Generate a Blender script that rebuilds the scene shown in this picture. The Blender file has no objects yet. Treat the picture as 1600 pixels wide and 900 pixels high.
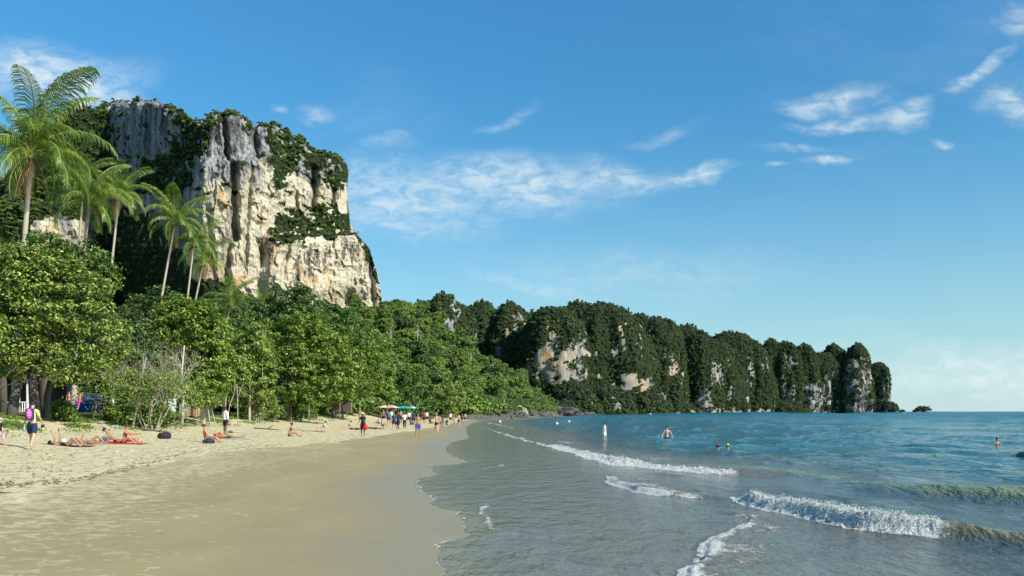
import bpy, bmesh, math, random
import numpy as np
from mathutils import Vector, Matrix

random.seed(7)
RNG = np.random.default_rng(7)
R = math.radians
sc = bpy.context.scene

# ------------------------------------------------------------------ camera, sky, sun
F = 1386.0            # focal length in photo pixels (photo 1600x900)
ZC = 2.1              # eye height over the sea
HOR = 643.0           # horizon row
cam_d = bpy.data.cameras.new('camera')
cam = bpy.data.objects.new('camera', cam_d)
sc.collection.objects.link(cam)
cam.location = (0, 0, ZC)
cam.rotation_euler = (R(90), 0, 0)
cam_d.sensor_width = 36
cam_d.lens = 36 * F / 1600
cam_d.shift_y = (HOR - 450) / 1600
cam_d.clip_start = 0.1
cam_d.clip_end = 60000
sc.camera = cam

SUN_EL, SUN_AZ = 33.0, 123.0      # azimuth clockwise from +Y
sun_d = bpy.data.lights.new('sun', 'SUN')
sun_d.energy = 4.9
sun_d.angle = R(0.5)
sun_d.color = (1.0, 0.93, 0.80)
sun = bpy.data.objects.new('sun', sun_d)
sc.collection.objects.link(sun)
sdir = Vector((math.sin(R(SUN_AZ)) * math.cos(R(SUN_EL)), math.cos(R(SUN_AZ)) * math.cos(R(SUN_EL)), math.sin(R(SUN_EL))))
sun.rotation_euler = sdir.to_track_quat('Z', 'Y').to_euler()
sun.location = (200, -100, 300)

sc.view_settings.view_transform = 'Standard'
sc.view_settings.look = 'None'
sc.view_settings.exposure = 0.45
sc.view_settings.gamma = 1.0

CLOUDS = [  # px, py, rx, ry, tilt, strength
    (70, 100, 200, 56, 0.10, 1.0), (150, 125, 100, 46, 0.5, 1.0), (495, 160, 42, 24, 0.3, 0.5), (428, 158, 16, 9, 0, 0.4),
    (640, 305, 210, 84, 0.05, 0.72), (800, 292, 230, 62, -0.08, 0.82), (960, 277, 130, 30, -0.10, 0.75), (1085, 263, 60, 15, -0.05, 0.75),
    (640, 348, 110, 24, 0.0, 0.6), (790, 178, 62, 14, -0.25, 0.42), (615, 215, 60, 18, 0, 0.3), (1040, 205, 70, 14, -0.15, 0.3),
    (690, 250, 60, 9, 0, 0.4), (1300, 155, 120, 24, -0.06, 0.8), (1330, 190, 110, 19, -0.08, 0.8), (1415, 178, 55, 24, -0.3, 0.7),
    (1525, 120, 75, 18, -0.45, 0.72), (1575, 172, 60, 34, 0.35, 0.85), (1595, 50, 50, 44, 0.2, 0.6), (1300, 260, 48, 12, 0, 0.8),
    (1475, 218, 30, 10, 0.35, 0.6), (1210, 266, 34, 7, 0, 0.5), (1240, 238, 90, 9, 0.03, 0.35), (1560, 590, 330, 54, -0.02, 0.85),
    (1300, 560, 160, 30, 0, 0.3), (840, 450, 150, 22, 0.25, 0.4), (1000, 430, 300, 60, 0, 0.25), (1750, 300, 120, 40, 0, 0.7), (-150, 260, 120, 50, 0, 0.7)]


def nn(nt, t, **kw):
    n = nt.nodes.new(t)
    for k, v in kw.items():
        setattr(n, k, v)
    return n


def math_node(nt, op, a, b=None, clamp=False):
    n = nt.nodes.new('ShaderNodeMath')
    n.operation = op
    n.use_clamp = clamp
    for i, v in enumerate((a, b)):
        if v is None:
            continue
        if isinstance(v, (int, float)):
            n.inputs[i].default_value = v
        else:
            nt.links.new(v, n.inputs[i])
    return n.outputs[0]


def maprange(nt, v, a, b, c=0.0, d=1.0, smooth=True):
    n = nt.nodes.new('ShaderNodeMapRange')
    n.interpolation_type = 'SMOOTHSTEP' if smooth else 'LINEAR'
    nt.links.new(v, n.inputs[0])
    for i, x in enumerate((a, b, c, d)):
        n.inputs[i + 1].default_value = x
    return n.outputs[0]


def mixc(nt, f, a, b, mode='MIX'):
    n = nt.nodes.new('ShaderNodeMix')
    n.data_type = 'RGBA'
    n.blend_type = mode
    for s, v in ((n.inputs[0], f), (n.inputs[6], a), (n.inputs[7], b)):
        if isinstance(v, (int, float)):
            s.default_value = v
        elif isinstance(v, (tuple, list)):
            s.default_value = (v[0], v[1], v[2], 1)
        else:
            nt.links.new(v, s)
    return n.outputs[2]


def build_world():
    w = bpy.data.worlds.new('World')
    sc.world = w
    w.use_nodes = True
    nt = w.node_tree
    nt.nodes.clear()
    out = nn(nt, 'ShaderNodeOutputWorld')
    bg = nn(nt, 'ShaderNodeBackground')
    bg.inputs[1].default_value = 0.10
    sky = nn(nt, 'ShaderNodeTexSky', sky_type='NISHITA')
    sky.sun_disc = False
    sky.sun_elevation = R(SUN_EL)
    sky.sun_rotation = R(SUN_AZ)
    sky.altitude = 0
    sky.air_density = 1.0
    sky.dust_density = 0.6
    sky.ozone_density = 1.6
    tc = nn(nt, 'ShaderNodeTexCoord')
    sep = nn(nt, 'ShaderNodeSeparateXYZ')
    nt.links.new(tc.outputs['Generated'], sep.inputs[0])
    x, y, z = sep.outputs
    ys = math_node(nt, 'MAXIMUM', y, 0.08)
    a = math_node(nt, 'DIVIDE', x, ys)
    b = math_node(nt, 'DIVIDE', z, ys)
    comb = nn(nt, 'ShaderNodeCombineXYZ')
    nt.links.new(a, comb.inputs[0])
    nt.links.new(b, comb.inputs[1])
    ab = comb.outputs[0]
    # flaky cloud grain
    warp = nn(nt, 'ShaderNodeTexNoise')
    warp.inputs['Scale'].default_value = 9
    warp.inputs['Detail'].default_value = 5
    nt.links.new(ab, warp.inputs['Vector'])
    wv = nn(nt, 'ShaderNodeVectorMath', operation='SCALE')
    sub = nn(nt, 'ShaderNodeVectorMath', operation='SUBTRACT')
    nt.links.new(warp.outputs['Color'], sub.inputs[0])
    sub.inputs[1].default_value = (.5, .5, .5)
    nt.links.new(sub.outputs[0], wv.inputs[0])
    wv.inputs['Scale'].default_value = 0.085
    ad = nn(nt, 'ShaderNodeVectorMath', operation='ADD')
    nt.links.new(ab, ad.inputs[0])
    nt.links.new(wv.outputs[0], ad.inputs[1])
    abw = ad.outputs[0]
    total = None
    for (px, py, rx, ry, tilt, st) in CLOUDS:
        mp = nn(nt, 'ShaderNodeMapping', vector_type='TEXTURE')
        mp.inputs['Location'].default_value = ((px - 800) / F, (HOR - py) / F, 0)
        mp.inputs['Rotation'].default_value = (0, 0, -tilt)
        mp.inputs['Scale'].default_value = (rx / F, ry / F, 1)
        nt.links.new(abw, mp.inputs['Vector'])
        ln = nn(nt, 'ShaderNodeVectorMath', operation='LENGTH')
        nt.links.new(mp.outputs[0], ln.inputs[0])
        m = maprange(nt, ln.outputs['Value'], 1.15, 0.0, 0.0, st)
        total = m if total is None else math_node(nt, 'MAXIMUM', total, m)
    mpn = nn(nt, 'ShaderNodeMapping')
    mpn.inputs['Scale'].default_value = (1.0, 2.3, 1)
    mpn.inputs['Rotation'].default_value = (0, 0, 0.12)
    nt.links.new(ab, mpn.inputs['Vector'])
    g1 = nn(nt, 'ShaderNodeTexNoise')
    g1.inputs['Scale'].default_value = 34
    g1.inputs['Detail'].default_value = 9
    g1.inputs['Roughness'].default_value = 0.66
    g1.inputs['Distortion'].default_value = 0.6
    nt.links.new(mpn.outputs[0], g1.inputs['Vector'])
    grain = maprange(nt, g1.outputs['Fac'], 0.33, 0.66, 0.28, 1.12)
    dens = math_node(nt, 'MULTIPLY', total, grain, True)
    gate = maprange(nt, y, 0.1, 0.4)
    dens = math_node(nt, 'MULTIPLY', dens, gate)
    # a thin veil of the same kind everywhere else in the sky
    g2 = nn(nt, 'ShaderNodeTexNoise')
    g2.inputs['Scale'].default_value = 3.0
    g2.inputs['Detail'].default_value = 8
    g2.inputs['Roughness'].default_value = 0.6
    mp2 = nn(nt, 'ShaderNodeMapping')
    mp2.inputs['Scale'].default_value = (1, 1, 3)
    nt.links.new(tc.outputs['Generated'], mp2.inputs['Vector'])
    nt.links.new(mp2.outputs[0], g2.inputs['Vector'])
    veil = maprange(nt, g2.outputs['Fac'], 0.5, 0.85, 0.0, 0.16)
    dens = math_node(nt, 'MAXIMUM', dens, veil)
    dens = math_node(nt, 'MULTIPLY', dens, 0.88)
    lowhigh = mixc(nt, maprange(nt, z, 0.02, 0.42, 0, 1, False), (0.37, 0.83, 0.92), SKY_TINT)
    tint = mixc(nt, 1.0, sky.outputs[0], lowhigh, 'MULTIPLY')
    hz = maprange(nt, z, 0.0, 0.35, 1.0, 0.0, False)
    hz2 = math_node(nt, 'POWER', math_node(nt, 'MAXIMUM', hz, 0.0), 2.2)
    tint = mixc(nt, math_node(nt, 'MULTIPLY', hz2, 0.85), tint, (4.6, 6.0, 6.35))
    col = mixc(nt, dens, tint, (5.6, 6.5, 6.8))
    nt.links.new(col, bg.inputs[0])
    nt.links.new(bg.outputs[0], out.inputs[0])


SKY_TINT = (0.38, 1.02, 1.30)
build_world()


# ------------------------------------------------------------------ numpy noise
_perm = np.random.default_rng(11).permutation(256).astype(np.int64)
_perm = np.concatenate([_perm, _perm, _perm])
_g = np.random.default_rng(5).normal(size=(256, 3))
_g /= np.linalg.norm(_g, axis=1)[:, None]


_gx, _gy, _gz = [np.ascontiguousarray(_g[:, i]).astype(np.float32) for i in range(3)]
_perm = _perm.astype(np.int32)


def pn(x, y, z=0.0):
    sh = np.broadcast(x, y).shape
    x = np.broadcast_to(np.asarray(x, np.float64), sh)
    y = np.broadcast_to(np.asarray(y, np.float64), sh)
    zs = np.ndim(z) == 0
    z = np.asarray(z, np.float64)
    fx, fy, fz = np.floor(x), np.floor(y), np.floor(z)
    xi, yi, zi = fx.astype(np.int32), fy.astype(np.int32), fz.astype(np.int32)
    xf, yf, zf = (x - fx).astype(np.float32), (y - fy).astype(np.float32), (z - fz).astype(np.float32)
    u, v, w = [t * t * t * (t * (t * 6 - 15) + 10) for t in (xf, yf, zf)]
    res = []
    for dx in (0, 1):
        hx = _perm[(xi + dx) & 255]
        ry = []
        for dy in (0, 1):
            hxy = _perm[hx + ((yi + dy) & 255)]
            rz = []
            for dz in (0, 1):
                h = _perm[hxy + ((zi + dz) & 255)]
                rz.append(_gx[h] * (xf - dx) + _gy[h] * (yf - dy) + _gz[h] * (zf - dz))
            ry.append(rz[0] + w * (rz[1] - rz[0]))
        res.append(ry[0] + v * (ry[1] - ry[0]))
    return (res[0] + u * (res[1] - res[0])).astype(np.float64) * 1.6


def fbm(x, y, z=0.0, octv=4, gain=0.5, lac=2.03):
    r, a = 0, 1.0
    for i in range(octv):
        r = r + a * pn(x + 17.3 * i, y - 9.1 * i, z + 4.7 * i)
        x, y, z = x * lac, y * lac, z * lac
        a *= gain
    return r


def sstep(x, a, b):
    t = np.clip((np.asarray(x, float) - a) / (b - a), 0, 1)
    return t * t * (3 - 2 * t)


def proj(X, Y, Z):
    """world -> photo pixel"""
    return 800 + F * X / Y, HOR - F * (Z - ZC) / Y


def in_poly(px, py, poly):
    px, py = np.asarray(px, float), np.asarray(py, float)
    c = np.zeros(px.shape, bool)
    n = len(poly)
    for i in range(n):
        x1, y1 = poly[i]
        x2, y2 = poly[(i + 1) % n]
        if y1 == y2:
            continue
        k = ((y1 > py) != (y2 > py)) & (px < (x2 - x1) * (py - y1) / (y2 - y1) + x1)
        c ^= k
    return c


# ------------------------------------------------------------------ objects
def link(o):
    sc.collection.objects.link(o)
    return o


def tag(o, label=None, cat=None, group=None, kind=None):
    if label: o['label'] = label
    if cat: o['category'] = cat
    if group: o['group'] = group
    if kind: o['kind'] = kind
    return o


def empty(name, loc, label, cat, group=None, rz=0.0, scale=1.0):
    o = bpy.data.objects.new(name, None)
    o.empty_display_size = 0.3
    o.location = loc
    o.rotation_euler = (0, 0, rz)
    o.scale = (scale, scale, scale) if not isinstance(scale, tuple) else scale
    link(o)
    return tag(o, label, cat, group)


def mesh_np(name, V, Fc, mat=None, smooth=False, attrs=None):
    me = bpy.data.meshes.new(name)
    V = np.asarray(V, np.float32)
    Fc = np.asarray(Fc, np.int32)
    k = Fc.shape[1]
    me.vertices.add(len(V))
    me.vertices.foreach_set('co', V.ravel())
    me.loops.add(Fc.size)
    me.loops.foreach_set('vertex_index', Fc.ravel())
    me.polygons.add(len(Fc))
    me.polygons.foreach_set('loop_start', np.arange(0, Fc.size, k, dtype=np.int32))
    me.polygons.foreach_set('use_smooth', np.full(len(Fc), smooth))
    for an, av in (attrs or {}).items():
        at = me.attributes.new(an, 'FLOAT', 'POINT')
        at.data.foreach_set('value', np.asarray(av, np.float32).ravel())
    me.update()
    me.validate()
    if mat:
        me.materials.append(mat)
    return me


def obj(name, me, parent=None, loc=(0, 0, 0)):
    o = bpy.data.objects.new(name, me)
    o.location = loc
    if parent: o.parent = parent
    return link(o)


def grid_faces(nr, nc, wrap=False):
    i = np.arange(nr - 1)[:, None]
    j = np.arange(nc if wrap else nc - 1)[None, :]
    j2 = (j + 1) % nc
    a = i * nc + j
    b = i * nc + j2
    c = (i + 1) * nc + j2
    d = (i + 1) * nc + j
    return np.stack([a, b, c, d], -1).reshape(-1, 4)


class MB:
    """collects simple shapes into one mesh"""
    def __init__(s):
        s.v, s.f = [], []

    def add(s, verts, faces):
        b = len(s.v)
        s.v += [tuple(p) for p in verts]
        s.f += [tuple(i + b for i in f) for f in faces]

    def box(s, c, d, rot=None):
        x, y, z = d[0] / 2, d[1] / 2, d[2] / 2
        vs = [Vector((sx * x, sy * y, sz * z)) for sz in (-1, 1) for sx, sy in ((-1, -1), (1, -1), (1, 1), (-1, 1))]
        if rot: vs = [rot @ p for p in vs]
        s.add([p + Vector(c) for p in vs], [(3, 2, 1, 0), (4, 5, 6, 7), (0, 1, 5, 4), (1, 2, 6, 5), (2, 3, 7, 6), (3, 0, 4, 7)])

    def tube(s, pts, rad, n=8, cap=True):
        pts = [Vector(p) for p in pts]
        if isinstance(rad, (int, float)): rad = [rad] * len(pts)
        b = len(s.v)
        prev = None
        for i, p in enumerate(pts):
            t = (pts[min(i + 1, len(pts) - 1)] - pts[max(i - 1, 0)])
            if t.length < 1e-6: t = Vector((0, 0, 1))
            t.normalize()
            if prev is None:
                u = t.orthogonal().normalized()
            else:
                u = (prev - t * prev.dot(t))
                u = u.normalized() if u.length > 1e-5 else t.orthogonal().normalized()
            prev = u
            w = t.cross(u)
            for k in range(n):
                a = 2 * math.pi * k / n
                s.v.append(tuple(p + (u * math.cos(a) + w * math.sin(a)) * rad[i]))
        for i in range(len(pts) - 1):
            for k in range(n):
                k2 = (k + 1) % n
                s.f.append((b + i * n + k, b + i * n + k2, b + (i + 1) * n + k2, b + (i + 1) * n + k))
        if cap:
            s.f.append(tuple(b + k for k in reversed(range(n))))
            s.f.append(tuple(b + (len(pts) - 1) * n + k for k in range(n)))

    def ball(s, c, r, nu=10, nv=7, zmin=-1.0):
        rx, ry, rz = (r, r, r) if isinstance(r, (int, float)) else r
        V, n0 = [], None
        for j in range(nv + 1):
            ph = -math.pi / 2 + math.pi * j / nv
            sz = max(math.sin(ph), zmin)
            for i in range(nu):
                th = 2 * math.pi * i / nu
                V.append((c[0] + rx * math.cos(ph) * math.cos(th), c[1] + ry * math.cos(ph) * math.sin(th), c[2] + rz * sz))
        s.add(V, [(j * nu + i, j * nu + (i + 1) % nu, (j + 1) * nu + (i + 1) % nu, (j + 1) * nu + i) for j in range(nv) for i in range(nu)])

    def mesh(s, name, mat, smooth=False):
        me = bpy.data.meshes.new(name)
        me.from_pydata(s.v, [], s.f)
        me.polygons.foreach_set('use_smooth', [smooth] * len(me.polygons))
        if mat: me.materials.append(mat)
        me.update()
        return me

    def build(s, name, mat, parent=None, smooth=False, loc=(0, 0, 0)):
        return obj(name, s.mesh(name, mat, smooth), parent, loc)


# ------------------------------------------------------------------ materials
def new_mat(name):
    m = bpy.data.materials.new(name)
    m.use_nodes = True
    nt = m.node_tree
    b = nt.nodes['Principled BSDF']
    return m, nt, b


def bump(nt, b, h, strength=0.5, dist=0.05):
    n = nn(nt, 'ShaderNodeBump')
    n.inputs['Strength'].default_value = strength
    n.inputs['Distance'].default_value = dist
    nt.links.new(h, n.inputs['Height'])
    nt.links.new(n.outputs[0], b.inputs['Normal'])
    return n


def noise(nt, vec, scale, detail=5, rough=0.55, mapscale=None, rot=None, dist=0.0):
    if mapscale or rot:
        mp = nn(nt, 'ShaderNodeMapping')
        if mapscale: mp.inputs['Scale'].default_value = mapscale
        if rot: mp.inputs['Rotation'].default_value = rot
        nt.links.new(vec, mp.inputs['Vector'])
        vec = mp.outputs[0]
    n = nn(nt, 'ShaderNodeTexNoise')
    n.inputs['Scale'].default_value = scale
    n.inputs['Detail'].default_value = detail
    n.inputs['Roughness'].default_value = rough
    n.inputs['Distortion'].default_value = dist
    nt.links.new(vec, n.inputs['Vector'])
    return n.outputs['Fac']


def attr(nt, name):
    n = nn(nt, 'ShaderNodeAttribute')
    n.attribute_name = name
    return n.outputs['Fac']


def plain(name, col, rough=0.7, var=0.15, scale=8.0, bmp=0.2, bdist=0.01, spec=0.3):
    m, nt, b = new_mat(name)
    tc = nn(nt, 'ShaderNodeTexCoord')
    f = noise(nt, tc.outputs['Object'], scale, 6, 0.6)
    c = mixc(nt, f, tuple(k * (1 - var) for k in col), tuple(min(1, k * (1 + var)) for k in col))
    nt.links.new(c, b.inputs['Base Color'])
    b.inputs['Roughness'].default_value = rough
    b.inputs['Specular IOR Level'].default_value = spec
    bump(nt, b, f, bmp, bdist)
    return m


def leaf_mat(name, dark, mid, light, odd=None, gloss=0.42, trans=0.3):
    m, nt, b = new_mat(name)
    geo = nn(nt, 'ShaderNodeNewGeometry')
    oi = nn(nt, 'ShaderNodeObjectInfo')
    cr = nn(nt, 'ShaderNodeValToRGB')
    e = cr.color_ramp.elements
    e[0].position, e[0].color = 0.0, (*dark, 1)
    e[1].position, e[1].color = 0.55, (*mid, 1)
    k = e.new(0.88); k.color = (*light, 1)
    if odd:
        k = e.new(0.982); k.color = (*light, 1)
        k = e.new(0.99); k.color = (*odd, 1)
    nt.links.new(geo.outputs['Random Per Island'], cr.inputs[0])
    hs = nn(nt, 'ShaderNodeHueSaturation')
    nt.links.new(maprange(nt, oi.outputs['Random'], 0, 1, 0.475, 0.515, False), hs.inputs['Hue'])
    nt.links.new(maprange(nt, oi.outputs['Random'], 0, 1, 1.25, 0.8, False), hs.inputs['Value'])
    nt.links.new(cr.outputs[0], hs.inputs['Color'])
    nt.links.new(hs.outputs[0], b.inputs['Base Color'])
    b.inputs['Roughness'].default_value = gloss
    b.inputs['Specular IOR Level'].default_value = 0.45
    tr = nn(nt, 'ShaderNodeBsdfTranslucent')
    tcol = mixc(nt, 1.0, hs.outputs[0], (1.3, 1.5, 0.5), 'MULTIPLY')
    nt.links.new(tcol, tr.inputs['Color'])
    mx = nn(nt, 'ShaderNodeMixShader')
    mx.inputs[0].default_value = trans
    nt.links.new(b.outputs[0], mx.inputs[1])
    nt.links.new(tr.outputs[0], mx.inputs[2])
    nt.links.new(mx.outputs[0], nt.nodes['Material Output'].inputs[0])
    return m


M = {}
M['leaf_almond'] = leaf_mat('almond_leaf', (0.020, 0.055, 0.012), (0.10, 0.175, 0.026), (0.34, 0.43, 0.10), (0.40, 0.22, 0.03), 0.36)  # lightest leaf tone raised to paint in bright sun glints
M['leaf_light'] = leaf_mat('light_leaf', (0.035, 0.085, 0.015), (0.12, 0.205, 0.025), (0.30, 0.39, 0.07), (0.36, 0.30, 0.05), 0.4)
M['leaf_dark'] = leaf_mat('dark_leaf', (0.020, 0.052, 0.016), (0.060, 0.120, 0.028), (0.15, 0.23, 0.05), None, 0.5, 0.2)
M['leaf_jungle'] = leaf_mat('jungle_leaf', (0.048, 0.105, 0.022), (0.120, 0.21, 0.036), (0.27, 0.36, 0.07), None, 0.55, 0.2)
M['leaf_karst'] = leaf_mat('karst_leaf', (0.020, 0.042, 0.024), (0.052, 0.088, 0.036), (0.13, 0.165, 0.06), None, 0.6, 0.15)  # leaf colours tinted bluish in place of haze over the headland
M['leaf_palm'] = leaf_mat('palm_leaf', (0.06, 0.12, 0.02), (0.14, 0.22, 0.035), (0.32, 0.38, 0.08), None, 0.36, 0.35)
M['rachis'] = plain('palm_rachis', (0.30, 0.32, 0.08), 0.5)
M['bark'] = plain('bark', (0.095, 0.078, 0.062), 0.9, 0.35, 3, 0.6, 0.05)
M['bark_pale'] = plain('pale_bark', (0.42, 0.36, 0.29), 0.9, 0.3, 4, 0.5, 0.03)
M['wood'] = plain('wood', (0.32, 0.23, 0.14), 0.8, 0.3, 6)
M['white'] = plain('white_paint', (0.75, 0.75, 0.72), 0.6, 0.06, 5)
M['grey_wall'] = plain('grey_blue_wall', (0.20, 0.26, 0.32), 0.8, 0.12, 2)
M['dark_wall'] = plain('dark_wall', (0.09, 0.08, 0.08), 0.8, 0.2, 2)
M['tarp'] = plain('blue_tarp', (0.012, 0.03, 0.12), 0.45, 0.3, 2.5, 0.6, 0.08)
M['roof'] = plain('thatch_roof', (0.30, 0.20, 0.13), 0.9, 0.35, 8, 0.8, 0.05)
M['hair'] = plain('hair', (0.02, 0.015, 0.012), 0.5)
M['coconut'] = plain('coconut', (0.22, 0.20, 0.05), 0.6)
M['stone'] = plain('stone', (0.30, 0.28, 0.24), 0.9, 0.35, 2.0, 0.9, 0.15)
M['dark_stone'] = plain('dark_shore_stone', (0.10, 0.09, 0.085), 0.85, 0.4, 1.2, 1.0, 0.3)


def flat(name, col, rough=0.75):
    k = 'flat_' + name
    if k not in M: M[k] = plain(name, col, rough, 0.08, 14, 0.15, 0.01)
    return M[k]


def sand_material():
    m, nt, b = new_mat('beach_sand')
    tc = nn(nt, 'ShaderNodeTexCoord')
    v = tc.outputs['Object']
    dry, wet, green = attr(nt, 'dry'), attr(nt, 'wet'), attr(nt, 'green')
    n1 = noise(nt, v, 0.5, 6, 0.6)
    n2 = noise(nt, v, 3.2, 5, 0.6)
    n3 = noise(nt, v, 60, 3, 0.6)
    mott = maprange(nt, n2, 0.35, 0.68)
    drycol = mixc(nt, mott, (0.53, 0.45, 0.26), (0.70, 0.61, 0.37))
    damp = mixc(nt, n1, (0.325, 0.268, 0.135), (0.405, 0.335, 0.175))
    # dry flakes lifted round footprints on the damp sand
    fp = noise(nt, v, 3.6, 4, 0.62, (1.0, 1.0, 1), None, 0.4)
    area = noise(nt, v, 0.22, 3, 0.5)
    flake_amt = attr(nt, 'flake')
    thr = math_node(nt, 'ADD', fp, math_node(nt, 'MULTIPLY', math_node(nt, 'ADD', area, flake_amt), 0.20))
    flake = maprange(nt, thr, 0.715, 0.79, 0.0, 0.8)
    damp = mixc(nt, flake, damp, (0.60, 0.52, 0.31))
    sp2 = maprange(nt, noise(nt, v, 11.0, 2, 0.5), 0.70, 0.76, 0, 0.45)
    damp = mixc(nt, sp2, damp, (0.17, 0.13, 0.07))
    strk = noise(nt, v, 0.55, 5, 0.6, (1.0, 0.25, 1), (0, 0, 0.12), 0.6)
    damp = mixc(nt, maprange(nt, strk, 0.35, 0.65, 0, 0.5), damp, (0.28, 0.235, 0.13))
    wetcol = mixc(nt, n1, (0.29, 0.232, 0.118), (0.345, 0.28, 0.15))
    c = mixc(nt, wet, damp, wetcol)
    edge = math_node(nt, 'ADD', dry, math_node(nt, 'MULTIPLY', math_node(nt, 'SUBTRACT', n2, 0.5), 0.5))
    dm = maprange(nt, edge, 0.36, 0.62)
    c = mixc(nt, dm, c, drycol)
    spk = maprange(nt, noise(nt, v, 7.0, 3, 0.5), 0.68, 0.74, 0, 0.55)
    spk = math_node(nt, 'MULTIPLY', spk, dm)
    c = mixc(nt, spk, c, (0.20, 0.15, 0.09))
    gm = maprange(nt, math_node(nt, 'ADD', green, math_node(nt, 'MULTIPLY', math_node(nt, 'SUBTRACT', n2, 0.5), 0.9)), 0.42, 0.6)
    c = mixc(nt, gm, c, mixc(nt, n2, (0.06, 0.075, 0.02), (0.17, 0.15, 0.06)))
    c = mixc(nt, maprange(nt, n3, 0.3, 0.7, 0, 0.25), c, (0.1, 0.085, 0.06))
    nt.links.new(c, b.inputs['Base Color'])
    nt.links.new(maprange(nt, wet, 0, 1, 0.92, 0.36, False), b.inputs['Roughness'])
    nt.links.new(maprange(nt, wet, 0, 1, 0.1, 0.5, False), b.inputs['Specular IOR Level'])
    foot = noise(nt, v, 2.4, 3, 0.55)
    h = math_node(nt, 'ADD', math_node(nt, 'MULTIPLY', foot, math_node(nt, 'ADD', math_node(nt, 'MULTIPLY', dm, 1.0), math_node(nt, 'ADD', 0.06, math_node(nt, 'MULTIPLY', flake_amt, 0.22)))), math_node(nt, 'MULTIPLY', n3, 0.03))
    bump(nt, b, h, 1.0, 0.14)
    return m


def water_material():
    m, nt, b = new_mat('sea_water')
    tc = nn(nt, 'ShaderNodeTexCoord')
    v = tc.outputs['Object']
    foam, deep, green, far = attr(nt, 'foam'), attr(nt, 'deep'), attr(nt, 'swell'), attr(nt, 'far')
    n0 = noise(nt, v, 0.35, 4, 0.55)
    sh = mixc(nt, n0, (0.150, 0.135, 0.090), (0.20, 0.175, 0.11))
    c = mixc(nt, maprange(nt, deep, 0.0, 0.25, 0, 1, False), sh, (0.098, 0.106, 0.090))
    c = mixc(nt, maprange(nt, deep, 0.15, 0.9, 0, 1, False), c, mixc(nt, n0, (0.008, 0.090, 0.120), (0.016, 0.130, 0.160)))
    c = mixc(nt, maprange(nt, green, 0.0, 1.0, 0, 0.85, False), c, (0.19, 0.23, 0.10))
    c = mixc(nt, attr(nt, 'silt'), c, mixc(nt, noise(nt, v, 2.2, 5, .6, (1, 1, 1), None, .8), (0.20, 0.165, 0.085), (0.34, 0.29, 0.16)))
    film = attr(nt, 'film')
    c = mixc(nt, film, c, (0.225, 0.19, 0.11))
    # foam lace
    fn = noise(nt, v, 4.0, 7, 0.72, None, None, 0.8)
    ff = noise(nt, v, 16.0, 4, 0.65)
    fmix = math_node(nt, 'ADD', math_node(nt, 'MULTIPLY', fn, 0.7), math_node(nt, 'MULTIPLY', ff, 0.3))
    t = math_node(nt, 'ADD', math_node(nt, 'MULTIPLY', foam, 0.62), fmix)
    fm = maprange(nt, t, 0.72, 0.86)
    c = mixc(nt, fm, c, mixc(nt, ff, (0.62, 0.65, 0.64), (0.88, 0.88, 0.84)))
    nt.links.new(c, b.inputs['Base Color'])
    nt.links.new(math_node(nt, 'ADD', maprange(nt, fm, 0, 1, 0.10, 0.9, False), math_node(nt, 'MULTIPLY', far, 0.18)), b.inputs['Roughness'])
    b.inputs['IOR'].default_value = 1.33
    nt.links.new(maprange(nt, fm, 0, 1, 0.42, 0.05, False), b.inputs['Specular IOR Level'])
    # ripples: finer near, coarser far
    r1 = noise(nt, v, 1.5, 5, 0.6, (1.0, 0.55, 1), (0, 0, -0.25), 0.3)
    r2 = noise(nt, v, 0.32, 4, 0.6, (1.0, 0.6, 1), (0, 0, -0.25), 0.2)
    r3 = noise(nt, v, 7.0, 4, 0.6, (1.0, 0.35, 1), (0, 0, 0.7), 0.3)
    a_ = math_node(nt, 'MULTIPLY', r1, maprange(nt, deep, 0.0, 0.5, 0.20, 1.5, False))
    b_ = math_node(nt, 'MULTIPLY', r2, maprange(nt, far, 0.0, 1.0, 0.6, 3.0, False))
    b_ = math_node(nt, 'MULTIPLY', b_, maprange(nt, deep, 0.0, 0.6, 0.03, 1.0, False))
    c_ = math_node(nt, 'MULTIPLY', r3, maprange(nt, deep, 0.0, 0.5, 0.085, 0.20, False))
    h = math_node(nt, 'ADD', math_node(nt, 'ADD', a_, b_), c_)
    h = math_node(nt, 'ADD', h, math_node(nt, 'MULTIPLY', math_node(nt, 'MULTIPLY', ff, fm), 0.55))
    bump(nt, b, h, 1.0, 0.32)
    return m


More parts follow.
